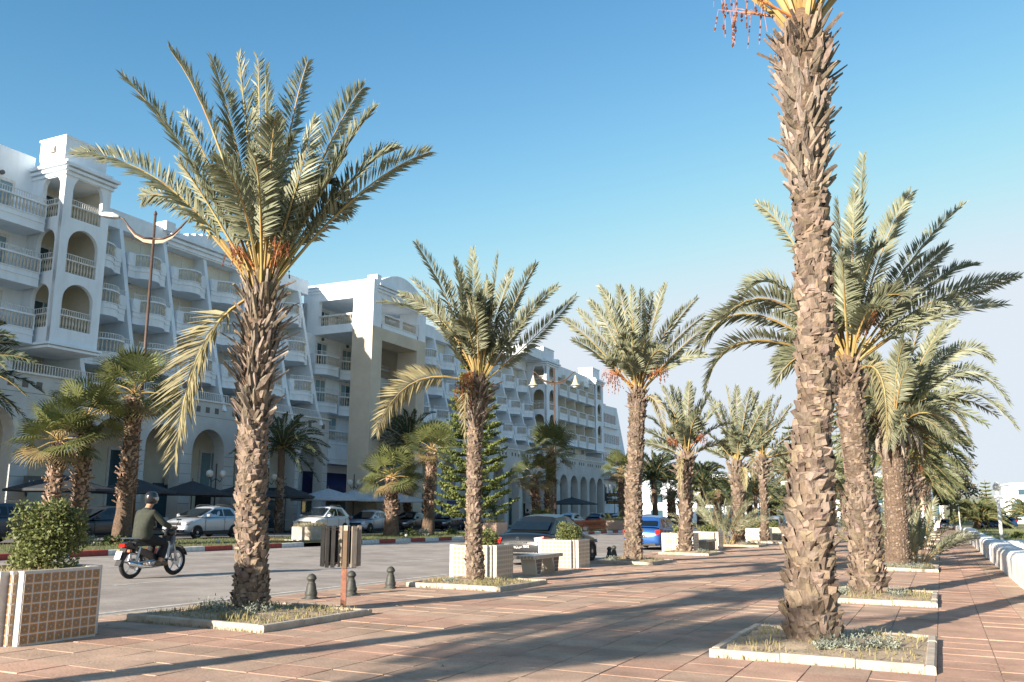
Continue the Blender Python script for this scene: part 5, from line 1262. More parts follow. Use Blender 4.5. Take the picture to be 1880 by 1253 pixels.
# ---------------------------------------------------------------- cars
def car(label, loc, rz, col, L=4.2, W=1.76, H=1.48, kind='hatch', metal=.35, wheel=.31, plate=None, detail=False, grp=None):
    """x forward; body lofted from cross-sections, glasshouse on top"""
    root = thing('parked_car', label, 'car', loc, rz, grp or 'cars parked in front of the hotel')
    pm = mat('car_paint_%d' % (len(MATS)), col, tuple(c*.92 for c in col), rough=.28, metal=metal, coat=.3, scale=2)
    hw = W/2; g = .17 if kind != 'suv' else .22; belt = .95 if kind != 'suv' else 1.06; x0, x1 = -L/2, L/2
    bon = .92 if kind != 'suv' else 1.05                       # bonnet height at windscreen foot
    if kind == 'sedan': rear = .98; rr0, rr1, fr1, fr0 = x0+.62, x0+1.40, x1-2.05, x1-1.18
    elif kind == 'hatch': rear = belt+.06; rr0, rr1, fr1, fr0 = x0+.10, x0+.80, x1-2.0, x1-.88
    else: rear = belt+.05; rr0, rr1, fr1, fr0 = x0+.10, x0+.78, x1-2.1, x1-.98
    # stations: x, half width, bottom, shoulder z, crown z
    st = [(x0, hw*.80, g+.17, .62, .66), (x0+.05, hw*.90, g+.07, rear-.20, rear-.14), (x0+.16, hw*.96, g+.02, rear-.06, rear-.01), (x0+.5, hw, g, rear-.03, rear+.02), (x0+1.2, hw, g, belt, belt+.03),
          (0, hw, g, belt, belt+.03), (fr0-.25, hw, g, belt-.03, belt), (fr0+.1, hw*.99, g, bon-.03, bon+.04), (x1-.45, hw*.96, g, bon-.13, bon-.03), (x1-.18, hw*.90, g+.03, bon-.23, bon-.14), (x1-.05, hw*.82, g+.08, .58, .62), (x1, hw*.72, g+.16, .48, .50)]
    b = MB(); n = 11; vs = []
    for x, w, zb, zs, zc in st:
        h_ = [(w*.92, zb), (w*.985, zb+.10), (w, (zb+zs)*.5), (w*.985, zs-.07), (w*.93, zs), (0, zc)]
        ring = [(x, y, z) for y, z in h_]+[(x, -y, z) for y, z in h_[:-1][::-1]]; vs += ring
    N = len(st); fs = [(i*n+j, (i+1)*n+j, (i+1)*n+(j+1)%n, i*n+(j+1)%n) for i in range(N-1) for j in range(n)]+[tuple(range(n)), tuple(range((N-1)*n, N*n))[::-1]]
    b.add(vs, fs); o = b.build('body', pm, root, smooth=True); sd = o.modifiers.new('s','SUBSURF'); sd.levels = 1; sd.render_levels = 1
    rw, bw = hw*.70, hw*.93; zr = H-.02; zb_ = belt-.02
    # cabin shell
    A = [(rr0,bw*.96,rear-.05),(rr1-.25,rw*1.09,zr-.24),(rr1,rw*.99,zr-.06),((rr1+fr1)/2+.15,rw,zr),(fr1,rw,zr-.05),(fr1+.15,rw*1.05,zr-.14),(fr0,bw*.92,bon+.0)]
    c = MB(); vs = []
    for x, w, z in A: vs += [(x, w, z), (x, w*.80, z+.035), (x, 0, z+.06), (x, -w*.80, z+.035), (x, -w, z)]
    m_ = len(A); fs = [(i*5+j, i*5+j+1, (i+1)*5+j+1, (i+1)*5+j) for i in range(m_-1) for j in range(4)]
    # side walls down to the belt
    k0 = len(vs); 
    for x, w, z in A: vs += [(x, bw, min(zb_, z)), (x, -bw, min(zb_, z))]
    for i in range(m_-1):
        fs.append((i*5, (i+1)*5, k0+2*(i+1), k0+2*i)); fs.append((i*5+4, k0+2*i+1, k0+2*(i+1)+1, (i+1)*5+4))
    c.add(vs, fs); c.build('cabin', pm, root, smooth=False)
    # glass: side windows, windscreen, rear window, set just outside the shell
    def sidept(x, z, s):
        for i in range(m_-1):
            if A[i][0] <= x <= A[i+1][0] or (i == m_-2):
                t = (x-A[i][0])/(A[i+1][0]-A[i][0]); w = A[i][1]+(A[i+1][1]-A[i][1])*t; zt = A[i][2]+(A[i+1][2]-A[i][2])*t; break
        u = (z-zb_)/max(.05,(zt-zb_)); return (x, s*(bw+(w-bw)*u+.007), z)
    zw0, zw1 = belt+.03, zr-.12; xb = rr1+.02 if kind != 'sedan' else rr1-.1; xm = (rr1+fr1)/2+.1; 
    for s in (-1, 1):
        for (a, b_, a2, b2_) in ((xm+.04, fr0-.22, xm+.04, fr1-.0), (xb-.12, xm-.05, xb+.12, xm-.05)):
            w_ = MB(); w_.poly([sidept(a,zw0,s), sidept(b_,zw0,s), sidept(b2_,zw1,s), sidept(a2,zw1,s)]); w_.build('side_window', M_cglass, root)
        h_ = MB(); h_.b2(xm-.22,xm-.06,s*hw*.985,s*(hw+.015),.80,.835); h_.b2(xm+.9-1.05*0-.1,xm+.98-.1,s*hw*.97,s*(hw+.015),.80,.835) if False else None; h_.build('door_handle', pm, root)
        mir = MB(); mir.box((fr0-.38, s*(hw+.09), belt+.08), (.11,.20,.14)); o = mir.build('mirror', pm, root); bevel(o, .03)
        for x in (xm, fr0-.30, xb-.06 if kind!='sedan' else xb): dl = MB(); dl.b2(x-.006,x+.006,s*(hw-.01),s*(hw+.003),g+.14,belt-.08); dl.build('door_gap', M_plastic, root)
        sk = MB(); sk.b2(x0+.45,x1-.45,s*(hw*.90),s*(hw*1.0+.006),g-.02,g+.10+(.06 if kind=='suv' else 0)); sk.build('sill', M_plastic, root)
    gw = lambda i, f, dx, dz: [(A[i][0]+dx, A[i][1]*f, A[i][2]+dz), (A[i][0]+dx, -A[i][1]*f, A[i][2]+dz)]
    ws = MB(); a1 = gw(6,.90,.04,.09); a2 = gw(5,.90,.03,.065)
    ws.poly([a1[0],a1[1],a2[1],a2[0]]); ws.build('windscreen', M_cglass, root)
    rw_ = MB(); lerp = lambda p, q, t: tuple(p[i]+(q[i]-p[i])*t for i in range(3)); b1 = gw(0,.88,-.04,.075); b2_ = gw(1,.88,-.035,.068)
    q1 = [lerp(b1[k], b2_[k], .16) for k in (0,1)]; rw_.poly([q1[0],q1[1],b2_[1],b2_[0]]); rw_.build('rear_window', M_cglass, root)
    # wheels
    wb = L*.30
    for x in (-wb-.04, wb+.06):
        for s in (-1, 1):
            ar = MB(); pts = [(x+wheel*1.16*math.cos(math.pi*i/12), wheel*1.0+wheel*1.16*math.sin(math.pi*i/12)) for i in range(13)]; pts = [(pts[0][0], g-.02)]+pts+[(pts[-1][0], g-.02)]
            ar.prism(pts, 1, s*(hw-.12), s*(hw+.006)); ar.build('wheel_arch', M_plastic, root)
            wl_ = MB(); wl_.lathe([(wheel*.6,-.1),(wheel*.97,-.1),(wheel,-.07),(wheel,.07),(wheel*.97,.1),(wheel*.62,.1),(wheel*.6,.06)], 20)
            o = wl_.build('wheel', M_tyre, root, smooth=False); o.location = (x, s*(hw-.085), wheel); o.rotation_euler = (R(90)*(-s),0,0)
            rm_ = MB(); rm_.lathe([(wheel*.62,.05),(wheel*.60,.092),(wheel*.55,.075),(.10,.085),(.05,.1)], 20); 
            ri = rm_.build('rim', M_rim, o)
            sp_ = MB()
            for k in range(5):
                a = 2*math.pi*k/5+.3; sp_.poly([(math.cos(a)*.08, math.sin(a)*.08, .094), (math.cos(a+.35)*wheel*.5, math.sin(a+.35)*wheel*.5, .094), (math.cos(a+.85)*wheel*.5, math.sin(a+.85)*wheel*.5, .094), (math.cos(a+1.2)*.08, math.sin(a+1.2)*.08, .094)])
            sp_.build('rim_gap', M_plastic, o)
    # front
    for s in (-1, 1):
        h_ = MB(); z = bon-.22; h_.add([(x1-.40,s*hw*.965,z+.07),(x1-.10,s*hw*.84,z-.02),(x1-.04,s*hw*.56,z-.04),(x1-.40,s*hw*.965,z-.06),(x1-.085,s*hw*.86,z-.13),(x1-.02,s*hw*.58,z-.13)], [(0,1,4,3),(1,2,5,4),(0,3,4,1)]); 
        h_.v = [(x+.012, y*1.02, zz) for x, y, zz in h_.v]; h_.build('headlight', M_head, root)
        f_ = MB(); f_.b2(x1-.10,x1-.035,s*hw*.58,s*hw*.78,g+.14,g+.24); f_.build('fog_lamp', M_plastic, root)
        t_ = MB(); zt = rear-.20; tl = .05 if kind != 'sedan' else 0
        t_.add([(x0+.36,s*(hw*1.0+.004),zt+.08),(x0+.08,s*hw*.935,zt+.09),(x0+.03,s*hw*(.60 if kind=='sedan' else .70),zt+.05),(x0+.30,s*(hw*1.0+.004),zt-.02),(x0+.06,s*hw*.925,zt-.11),(x0+.012,s*hw*(.66 if kind=='sedan' else .72),zt-.12)], [(0,1,4,3),(1,2,5,4)])
        t_.v = [(x-.012, y*1.012, zz) for x, y, zz in t_.v]; t_.build('tail_light', M_tail, root)
    gr = MB(); gr.b2(x1-.10,x1-.005,-hw*.52,hw*.52,bon-.36,bon-.25); gr.build('grille', M_plastic, root)
    gr = MB(); gr.b2(x1-.09,x1+.008,-hw*.46,hw*.46,g+.10,g+.24); gr.build('air_intake', M_plastic, root)
    for sx, y_ in ((x1+.012, .36), (x0-.012, .50 if kind != 'sedan' else .46)):
        pl = MB(); pl.b2(sx-.006,sx+.006,-.26,.26,y_-.055+.12,y_+.055+.12); o = pl.build('number_plate', M_plate, root)
        if sx < 0 and plate: 
            tx = text(o, plate, .105, (sx-.008,0,y_+.12), (R(90),0,R(-90)), M_platew, .001)
    bs = MB(); bs.b2(x0-.006,x0+.2,-hw*.72,hw*.72,g+.05,g+.15); bs.build('bumper_insert', M_plastic, root)
    if kind == 'suv':
        for s in (-1, 1): rl = MB(); rl.tube([(rr1+.1,s*rw*.92,zr+.02),(rr1+.3,s*rw*.92,zr+.10),(fr1-.2,s*rw*.92,zr+.10),(fr1,s*rw*.92,zr+.02)], .018, 5); rl.build('roof_rail', M_rim, root)
    if detail:
        q = MB(); q.b2(x0-.012,x0+.03,-hw*.34,hw*.34,rear-.30,rear-.265); q.build('chrome_strip', M_chrome, root)
        q = MB(); q.b2(x0-.018,x0+.05,-hw*.70,hw*.70,.385,.41); q.build('chrome_strip', M_chrome, root)
        for k in (0, 1):
            q = MB(); z = rear-.215+k*.045; q.add([(x0+.005,-.07,z),(x0+.005,0,z+.05),(x0+.005,.07,z),(x0+.005,.05,z-.004),(x0+.005,0,z+.03),(x0+.005,-.05,z-.004)], [(0,1,4,5),(1,2,3,4)]); q.v = [(x-.012+0.01*0,y,zz) for x,y,zz in q.v]; q.build('chevron_badge', M_chrome, root)
        q = MB(); q.b2(x0-.004,x0+.06,-hw*.95,hw*.95,.605,.617); q.build('boot_gap', M_plastic, root)
    return root
rot = R(-90)
car('dark blue-grey estate car at the left edge, only its tail showing', on(-34.2,23.3), rot, (.045,.06,.085), 4.4, 1.8, 1.58, 'suv')
car('dark grey hatchback behind the second fan palm', on(-34.3,28.9), rot, (.03,.035,.045), 4.2, 1.76, 1.5, 'hatch')
car('silver-blue crossover with roof rails behind the motorbike', on(-34.3,35.3), rot, (.42,.46,.50), 4.1, 1.85, 1.58, 'suv')
car('white off-roader facing the camera under the pale umbrellas', on(-36.0,47.4), rot+.12, (.62,.64,.66), 4.4, 1.85, 1.70, 'suv', metal=0)
car('silver-blue hatchback facing the camera beside the low fan palm', on(-36.2,52.9), rot+.12, (.36,.42,.50), 3.9, 1.68, 1.50, 'hatch')
car('old black saloon between the two fan palms', on(-36.2,58.4), rot+.1, (.02,.022,.027), 4.5, 1.76, 1.42, 'sedan')
car('dark small car with bright round lamps left of the third palm', on(-36.3,64.0), rot+.12, (.02,.024,.035), 3.7, 1.72, 1.46, 'hatch')
car('blue car glimpsed right of the third palm trunk', on(-36.3,69.6), rot+.1, (.05,.10,.2), 4.2, 1.76, 1.46, 'hatch')
car('white car half hidden by the dark saloon on the road', on(-33.5,79), -rot, (.6,.62,.64), 4.1, 1.72, 1.5, 'hatch', metal=0)
for i, (x, y, c_, k_, l_) in enumerate([(-34,86,(.45,.55,.62),'hatch','pale blue hatchback seen from behind right of the dark saloon'),(-33.6,93,(.05,.06,.09),'suv','dark crossover seen from behind left of the black and yellow sign'),(-33.6,100.5,(.5,.56,.62),'hatch','pale hatchback seen from behind below the black and yellow sign'),
        (-33.5,112,(.5,.52,.55),'hatch','pale car far off behind the blue car'),(-33,122,(.05,.05,.06),'suv','dark car far off behind the blue car'),(-20.5,128,(.55,.57,.6),'hatch','pale car driving far down the road')]):
    car(l_, on(x,y), -rot, c_, 4.1, 1.74, 1.5, k_, grp='cars far down the road')
car('dark grey saloon with red tail lamps parked behind the tiled bench', on(-11.25,26.5,-.04), R(90-2), (.010,.013,.016), 4.45, 1.75, 1.47, 'sedan', metal=0.0, plate='223 \u062a\u0648\u0646\u0633 7042', detail=True, grp='cars at the promenade kerb')
car('bright blue hatchback with one red tail lamp showing, by the fourth palm', on(-11.9,40.3,-.04), R(90), (.03,.11,.34), 4.1, 1.78, 1.46, 'hatch', plate='167 \u062a\u0648\u0646\u0633 3321', grp='cars at the promenade kerb')
car('grey car far off beside the thick nearest trunk', on(-11.9,72.5,-.04), R(90), (.28,.30,.31), 4.3, 1.78, 1.48, 'sedan', grp='cars at the promenade kerb')
car('pale car at the far end of the seaward walk', (.6,137,-1.5), R(-90), (.6,.6,.6), 4.2, 1.75, 1.45, 'hatch', grp='cars beyond the promenade')
car('dark blue car under the low round palm beyond the sea wall', (5.4,114,-.8), R(-160), (.02,.06,.16), 4.2, 1.75, 1.45, 'hatch', grp='cars beyond the promenade')
car('white car glimpsed between the nearest and the leaning trunk', on(-5.5,128), R(-60), (.6,.6,.58), 4.2, 1.75, 1.45, 'hatch', grp='cars beyond the promenade')

# ---------------------------------------------------------------- people
def skinmesh(name, m, parent, chains, sub=2, root_i=0, loc=None):
    """continuous body from joined edges; chains: list of [(pos, radius), ...]; equal positions are shared"""
    vs, rad, es, idx = [], [], [], {}
    for ch in chains:
        prev = None
        for p, r in ch:
            k = tuple(round(c, 4) for c in p)
            if k not in idx: idx[k] = len(vs); vs.append(p); rad.append(r)
            i = idx[k]
            if prev is not None and prev != i and (prev, i) not in es: es.append((prev, i))
            prev = i
    me = bpy.data.meshes.new(name); me.from_pydata(vs, es, []); me.materials.append(m); me.update()
    o = link(name, me, parent, loc); md = o.modifiers.new('skin', 'SKIN'); sv = me.skin_vertices[0].data if me.skin_vertices else None
    if sv is None:
        bpy.context.view_layer.objects.active = o; sv = me.skin_vertices[0].data
    for i, r in enumerate(rad): sv[i].radius = (r if isinstance(r, tuple) else (r, r)); sv[i].use_root = (i == root_i)
    md.use_smooth_shade = True; s = o.modifiers.new('sub', 'SUBSURF'); s.levels = sub; s.render_levels = sub
    return o
def stander(label, loc, rz, jc, tc, step=.25, arm=.15, grp=None, hair=(.02,.015,.01)):
    root = thing('person', label, 'person', loc, rz, grp)
    jm, tm = mat('jacket_%d' % len(MATS), jc, rough=.85), mat('trousers_%d' % len(MATS), tc, rough=.85)
    s = step
    body = [[((0,0,.98),.13),((0,0,1.15),.12),((0,0,1.35),.14),((0,0,1.44),.09),((0,0,1.52),.055),((.01,0,1.60),.085),((.01,0,1.70),.085)]]
    skinmesh('body', M_skin, root, body+[[((0,0,1.35),.14),((0,s_*.19,1.40),.05),((-.02+arm*s_,s_*.25,1.12),.042),((.08+arm*s_,s_*.24,.88),.033),((.10+arm*s_,s_*.235,.80),.035)] for s_ in (-1,1)]
             +[[((0,0,.98),.13),((0,s_*.09,.90),.09),((s*s_*.5,s_*.10,.50),.06),((s*s_,s_*.10,.08),.045),((s*s_+.14,s_*.11,.03),.035)] for s_ in (-1,1)])
    skinmesh('jacket', jm, root, [[((0,0,.90),.165),((0,0,1.15),.15),((0,0,1.36),.165),((0,0,1.45),.09)]]+[[((0,0,1.36),.165),((0,s_*.2,1.40),.065),((-.02+arm*s_,s_*.255,1.12),.055),((.08+arm*s_,s_*.24,.86),.045)] for s_ in (-1,1)])
    skinmesh('trousers', tm, root, [[((0,0,.98),.15)]+[((0,s_*.09,.90),.10),((s*s_*.5,s_*.10,.50),.075),((s*s_,s_*.10,.07),.06)] for s_ in (-1,1)])
    for s_ in (-1,1): q = MB(); q.box((s*s_+.05,s_*.105,.04),(.27,.10,.09)); o = q.build('shoe', M_black, root); bevel(o,.03)
    q = MB(); q.lathe([(.0,1.82),(.06,1.81),(.10,1.74),(.105,1.66),(.08,1.60)], 10, (-.01,0,0)); q.build('hair', mat('hair', hair, rough=.8), root, smooth=True)
    return root
stander('person in dark clothes walking left of the dark saloon', on(-33,72.8), 2.8, (.02,.025,.03), (.02,.02,.03), grp='people before the hotel')
stander('person in a pale top near the arcade, left of the dark saloon', on(-33.8,77), 1.2, (.35,.37,.40), (.03,.03,.05), grp='people before the hotel')
stander('person in black before the arcade, above the roof of the dark saloon', on(-35,84), .3, (.015,.015,.02), (.02,.02,.02), grp='people before the hotel')
stander('person in a red top by the cafe behind the silver crossover', on(-41,46.2), .3, (.4,.03,.03), (.02,.02,.05), .05, grp='people before the hotel')
stander('person in a beige top by the cafe doors above the silver crossover', on(-41.5,48.2), -.6, (.4,.3,.22), (.05,.05,.07), .05, grp='people before the hotel')

# motorbike and rider, heading up the road
MX, MY = -16.25, 15.25; MS = 1.06
bike = thing('motorbike', 'dark moped with chrome rear rack ridden up the road', 'motorbike', on(MX, MY, -.05), R(92), scale=MS)
M_bikeb = mat('bike_black', (.018,.02,.024), rough=.3, coat=.5); M_bikes = mat('bike_silver', (.5,.52,.54), rough=.3, metal=.7)
for nm, x in (('rear', -.60), ('front', .62)):
    w = MB(); 
    seg = 28; r_, t_ = .262, .048
    vs = []; 
    for i in range(seg):
        a = 2*math.pi*i/seg
        for j in range(8):
            b_ = 2*math.pi*j/8; rr_ = r_+t_*math.cos(b_); vs.append((math.cos(a)*rr_, t_*.9*math.sin(b_), math.sin(a)*rr_))
    w.add(vs, [(i*8+j, i*8+(j+1)%8, ((i+1)%seg)*8+(j+1)%8, ((i+1)%seg)*8+j) for i in range(seg) for j in range(8)])
    o = w.build('wheel', M_tyre, bike, smooth=True, loc=(x,0,.31)); 
    rm_ = MB(); 
    for i in range(seg):
        a, b_ = 2*math.pi*i/seg, 2*math.pi*(i+1)/seg; rm_.box((math.cos((a+b_)/2)*.225, 0, math.sin((a+b_)/2)*.225), (.001,.001,.001)); rm_.poly([(math.cos(a)*.215,-.025,math.sin(a)*.215),(math.cos(b_)*.215,-.025,math.sin(b_)*.215),(math.cos(b_)*.215,.025,math.sin(b_)*.215),(math.cos(a)*.215,.025,math.sin(a)*.215)])
        rm_.poly([(math.cos(a)*.215,-.025,math.sin(a)*.215),(math.cos(b_)*.215,-.025,math.sin(b_)*.215),(math.cos(b_)*.235,-.02,math.sin(b_)*.235),(math.cos(a)*.235,-.02,math.sin(a)*.235)])
    rm_.build('rim', M_bikes, o)
    sp_ = MB()
    for k in range(5):
        a = 2*math.pi*k/5+.4; sp_.tube([(0,0,0),(math.cos(a)*.22,0,math.sin(a)*.22)], [.022,.014], 4)
    sp_.tube([(0,-.05,0),(0,.05,0)], .05, 10); sp_.build('spoke', M_bikes, o, kind='stuff')
    q = MB(); q.tube([(0,-.055,0),(0,-.062,0)], .11 if nm == 'rear' else .09, 14); q.build('brake_drum', M_bikes, o)
def bpart(name, m, f, smooth=False, **k):
    q = MB(); f(q); return q.build(name, m, bike, smooth=smooth, **k)
def prof(q, pts, w0, w1=None): q.prism(pts, 1, -w0, w0)
o = bpart('frame_cover', M_bikeb, lambda q: prof(q, [(-.62,.66),(-.30,.60),(.05,.46),(.22,.40),(.20,.32),(-.10,.34),(-.35,.44),(-.60,.56)], .10)); bevel(o, .02)
o = bpart('seat', M_plastic, lambda q: prof(q, [(-.66,.70),(-.62,.76),(-.30,.77),(-.05,.735),(.12,.70),(.10,.64),(-.2,.66),(-.62,.66)], .125)); bevel(o, .025)
bpart('tail_fairing', M_bikeb, lambda q: prof(q, [(-.86,.70),(-.80,.76),(-.55,.72),(-.50,.60),(-.70,.62)], .085))
bpart('tail_light', M_tail, lambda q: q.b2(-.885,-.80,-.075,.075,.655,.725)); bpart('rear_mudguard', M_plastic, lambda q: prof(q, [(-.80,.66),(-.70,.66),(-.80,.45),(-.93,.28),(-.97,.29),(-.88,.50)], .07))
bpart('number_plate', M_platew, lambda q: q.poly([(-.93,-.08,.58),(-.93,.08,.58),(-.985,.08,.42),(-.985,-.08,.42)]))
for s in (-1, 1):
    bpart('indicator', M_orangep, lambda q: q.box((-.80,s*.14,.58),(.06,.07,.05)))
    bpart('rear_shock', M_bikes, lambda q: q.tube([(-.57,s*.11,.36),(-.48,s*.11,.66)], [.03,.022], 8))
    bpart('swingarm', M_bikes, lambda q: q.tube([(-.60,s*.09,.31),(-.05,s*.09,.36)], .022, 6))
    bpart('rack_bar', M_chrome, lambda q: q.tube([(-.35,s*.12,.78),(-.55,s*.12,.83),(-.92,s*.11,.84),(-.97,s*.05,.84)], .012, 6))
    bpart('fork', M_bikes, lambda q: q.tube([(.62,s*.075,.31),(.46,s*.075,.74)], .022, 6))
    bpart('handlebar', M_plastic, lambda q: q.tube([(.40,0,.92),(.38,s*.15,.98),(.30,s*.30,1.0),(.22,s*.36,.99)], .016, 6))
    bpart('mirror_stem', M_plastic, lambda q: q.tube([(.30,s*.27,1.0),(.33,s*.33,1.18)], .007, 5)); bpart('mirror', M_plastic, lambda q: q.lathe([(.05,-.012),(.055,0),(.05,.012)], 10, (.33,s*.33,1.2)))
    bpart('leg_shield', M_bikes if s < 0 else M_bikeb, lambda q: q.poly([(.28,s*.06,.36),(.24,s*.20,.40),(.34,s*.21,.62),(.42,s*.16,.86),(.42,s*.05,.88)]) or q.poly([(.32,s*.06,.36),(.27,s*.20,.40),(.37,s*.21,.62),(.45,s*.16,.86),(.45,s*.05,.88)]))
bpart('rack_bar', M_chrome, lambda q: (q.tube([(-.60,-.12,.835),(-.60,.12,.835)], .01, 5), q.tube([(-.78,-.12,.84),(-.78,.12,.84)], .01, 5)))
bpart('headlight_cowl', M_bikeb, lambda q: q.lathe([(.02,-.06),(.10,-.05),(.13,.02),(.11,.10),(.03,.13)], 12, (.44,0,.90)), True); bpart('headlight', M_head, lambda q: q.lathe([(.0,-.05),(.08,-.03),(.08,.06),(.0,.08)], 10, (.50,0,.90)), True)
bpart('front_mudguard', M_bikeb, lambda q: prof(q, [(.62+.345*math.cos(R(a)), .31+.345*math.sin(R(a))) for a in range(20,161,14)]+[(.62+.325*math.cos(R(a)), .31+.325*math.sin(R(a))) for a in range(160,19,-14)], .055))
bpart('engine', M_bikes, lambda q: (q.tube([(0,-.10,.30),(0,.10,.30)], .10, 12), q.tube([(.08,0,.30),(.30,0,.33)], .055, 8)), True)
bpart('exhaust', M_chrome, lambda q: q.tube([(.15,-.12,.24),(-.15,-.14,.22),(-.45,-.15,.25),(-.80,-.15,.34)], [.016,.02,.045,.045], 10), True)
bpart('footrest', M_plastic, lambda q: q.tube([(.02,-.25,.27),(.02,.25,.27)], .014, 6)); bpart('front_basket', M_plastic, lambda q: q.box((.30,0,.80),(.14,.2,.12)))
rider = thing('person', 'rider in dark olive jacket and helmet on the moped', 'person', on(MX, MY, -.05), R(92), scale=MS*1.02)
M_olive = mat('olive_jacket', (.045,.05,.036), (.03,.034,.026), rough=.85, scale=14, bump=.3); M_trk = mat('black_trousers', (.014,.015,.018), rough=.85)
pel = (-.32,0,.84)
bch = [[(pel,.10),((-.33,0,1.02),.10),((-.29,0,1.22),.155),((-.26,0,1.36),.10),((-.22,0,1.45),.06),((-.17,0,1.53),.088),((-.16,0,1.63),.092)]]
for s in (-1, 1):
    bch.append([((-.29,0,1.22),.155),((-.26,s*.20,1.30),.062),((-.08,s*.30,1.10),.05),((.14,s*.31,1.01),.038),((.20,s*.32,1.0),.036)])
    bch.append([(pel,.10),((-.22,s*.10,.78),.10),((.14,s*.17,.70),.075),((.04,s*.17,.36),.055),((.0,s*.17,.28),.05),((.14,s*.18,.265),.04)])
    for k in range(5):
        bch.append([((.20,s*.32,1.0),.036),((.235,s*(.275+k*.022),1.03),.012),((.265,s*(.275+k*.022),1.01),.011),((.245,s*(.275+k*.022),.985),.01)])
skinmesh('body', M_skin, rider, bch)
skinmesh('jacket', M_olive, rider, [[((-.32,0,.74),.22),((-.33,0,.86),.225),((-.35,0,1.02),.185),((-.31,0,1.22),.19),((-.26,0,1.36),.12),((-.23,0,1.42),.085)]]+[[((-.31,0,1.22),.19),((-.26,s*.20,1.31),.085),((-.08,s*.31,1.10),.068),((.12,s*.315,1.02),.055)] for s in (-1,1)])
skinmesh('trousers', M_trk, rider, [[((-.40,0,.84),.20),((-.30,0,.83),.21),((-.22,s*.10,.78),.115),((.14,s*.175,.70),.09),((.04,s*.17,.36),.07)] for s in (-1,1)])
for s in (-1,1): q = MB(); q.box((.06,s*.175,.275),(.29,.105,.10)); o = q.build('shoe', M_twig, rider); bevel(o,.035)
hm = MB(); hm.lathe([(.05,-.12),(.115,-.10),(.13,-.02),(.128,.05),(.105,.11),(.055,.14),(.0,.148)], 18, (-.17,0,1.62), 1.12, .95); hm.build('helmet', M_bikeb, rider, smooth=True)
vz = MB(); vz.lathe([(.120,-.05),(.134,-.015),(.134,.015),(.118,.04)], 18, (-.155,0,1.62), 1.12, .95); vz.build('visor_band', M_rim, rider, smooth=True)
for s in (-1,1): q = MB(); q.box((.17,s*.32,1.0),(.10,.07,.06)); o = q.build('glove', M_black, rider); bevel(o,.02)

# ---------------------------------------------------------------- sea wall and what stands beyond it
sw = thing('sea_wall', 'low whitewashed sea wall with a rounded top along the right edge of the walk', 'wall', on(1.6, 40))
def wprof(h, w): return [(0,-.3),(0,h*.78),(.05,h*.92),(.14,h),(w-.14,h),(w-.05,h*.92),(w,h*.78),(w,-1.6)]
y = 4.0; k = 0; rgw = random.Random(9)
while y < 84:
    L = 3.0; h = .66+rgw.uniform(-.015,.015) if y < 70 else .80; q = MB(); n = 6; pr = wprof(h, .72); vs = []
    for i in range(n+1):
        yy = y+L*i/n; wob = rgw.uniform(-.012,.012); vs += [(1.50+px+wob-1.6, yy-40, gz(1.6,yy)-gz(1.6,40)+pz) for px, pz in pr]
    m_ = len(pr); q.add(vs, [(i*m_+j, i*m_+j+1, (i+1)*m_+j+1, (i+1)*m_+j) for i in range(n) for j in range(m_-1)]+[tuple(range(m_))[::-1], tuple(range(n*m_,(n+1)*m_))]); q.build('wall_section', M_wallw, sw, smooth=False); y += L; k += 1
sw2 = thing('sea_wall', 'farther stretch of the white sea wall, running to the far end of the walk', 'wall', on(1.6, 86))
for i in range(18):
    q = MB(); y0 = i*3.4+1.0; q.add([(px*.9, yy, -.0105*yy+pz*.95) for yy in (y0, y0+3.3) for px, pz in wprof(.62,.5)], [(j,j+1,8+j+1,8+j) for j in range(7)]+[tuple(range(8))[::-1], tuple(range(8,16))]); q.build('wall_section', M_wallw, sw2)
lw = thing('low_wall', 'separate short white wall piece on the grass beyond the sea wall', 'wall', (3.6, 51, -.75)); q = MB(); q.prism([(0,-.8),(0,.38),(.15,.62),(.4,.66),(.65,.6),(.8,.3),(.8,-.8)], 0, -1.2, 4.5); q.build('block', M_wallw, lw)
pl = thing('lamp_post', 'plain white post standing just behind the sea wall at right', 'street lamp', (3.05, 59, -.85)); q = MB(); q.tube([(0,0,0),(0,0,3.3)], [.11,.08], 10); q.build('post', M_lampwhite, pl, smooth=True); q = MB(); q.lathe([(.08,3.3),(.2,3.36),(.22,3.55),(.12,3.75),(.02,3.8)], 12); q.build('lantern', M_globe, pl)
q = MB(); q.tube([(0,0,0),(0,0,2.6)], .045, 6); o = q.build('thin_post', M_lampwhite, loc=(1.45, 88, -1.0)); tag(o, 'thin grey post at the wall where it steps down', 'post')
q = MB(); q.lathe([(.32,0),(.3,.3),(.2,.5),(.18,7.0),(.1,7.2)], 12); o = q.build('white_column', M_white, loc=(-.9,125,-1.4)); tag(o, 'white column at the far end of the walk', 'column')
kp = thing('signal_pillar', 'square white pillar with a pinkish top panel between the seaward palms', 'pillar', on(-1.25, 64.5)); q = MB(); q.b2(-.28,.28,-.28,.28,0,2.0); q.build('shaft', M_white, kp)
q = MB(); q.b2(-.34,.34,-.34,.34,2.0,2.06); q.b2(-.31,.31,-.31,.31,2.06,2.75); q.build('top_panel', M_pinkstone, kp); q = MB(); q.b2(-.36,.36,-.36,.36,-.05,.14); q.build('foot', M_rust, kp)
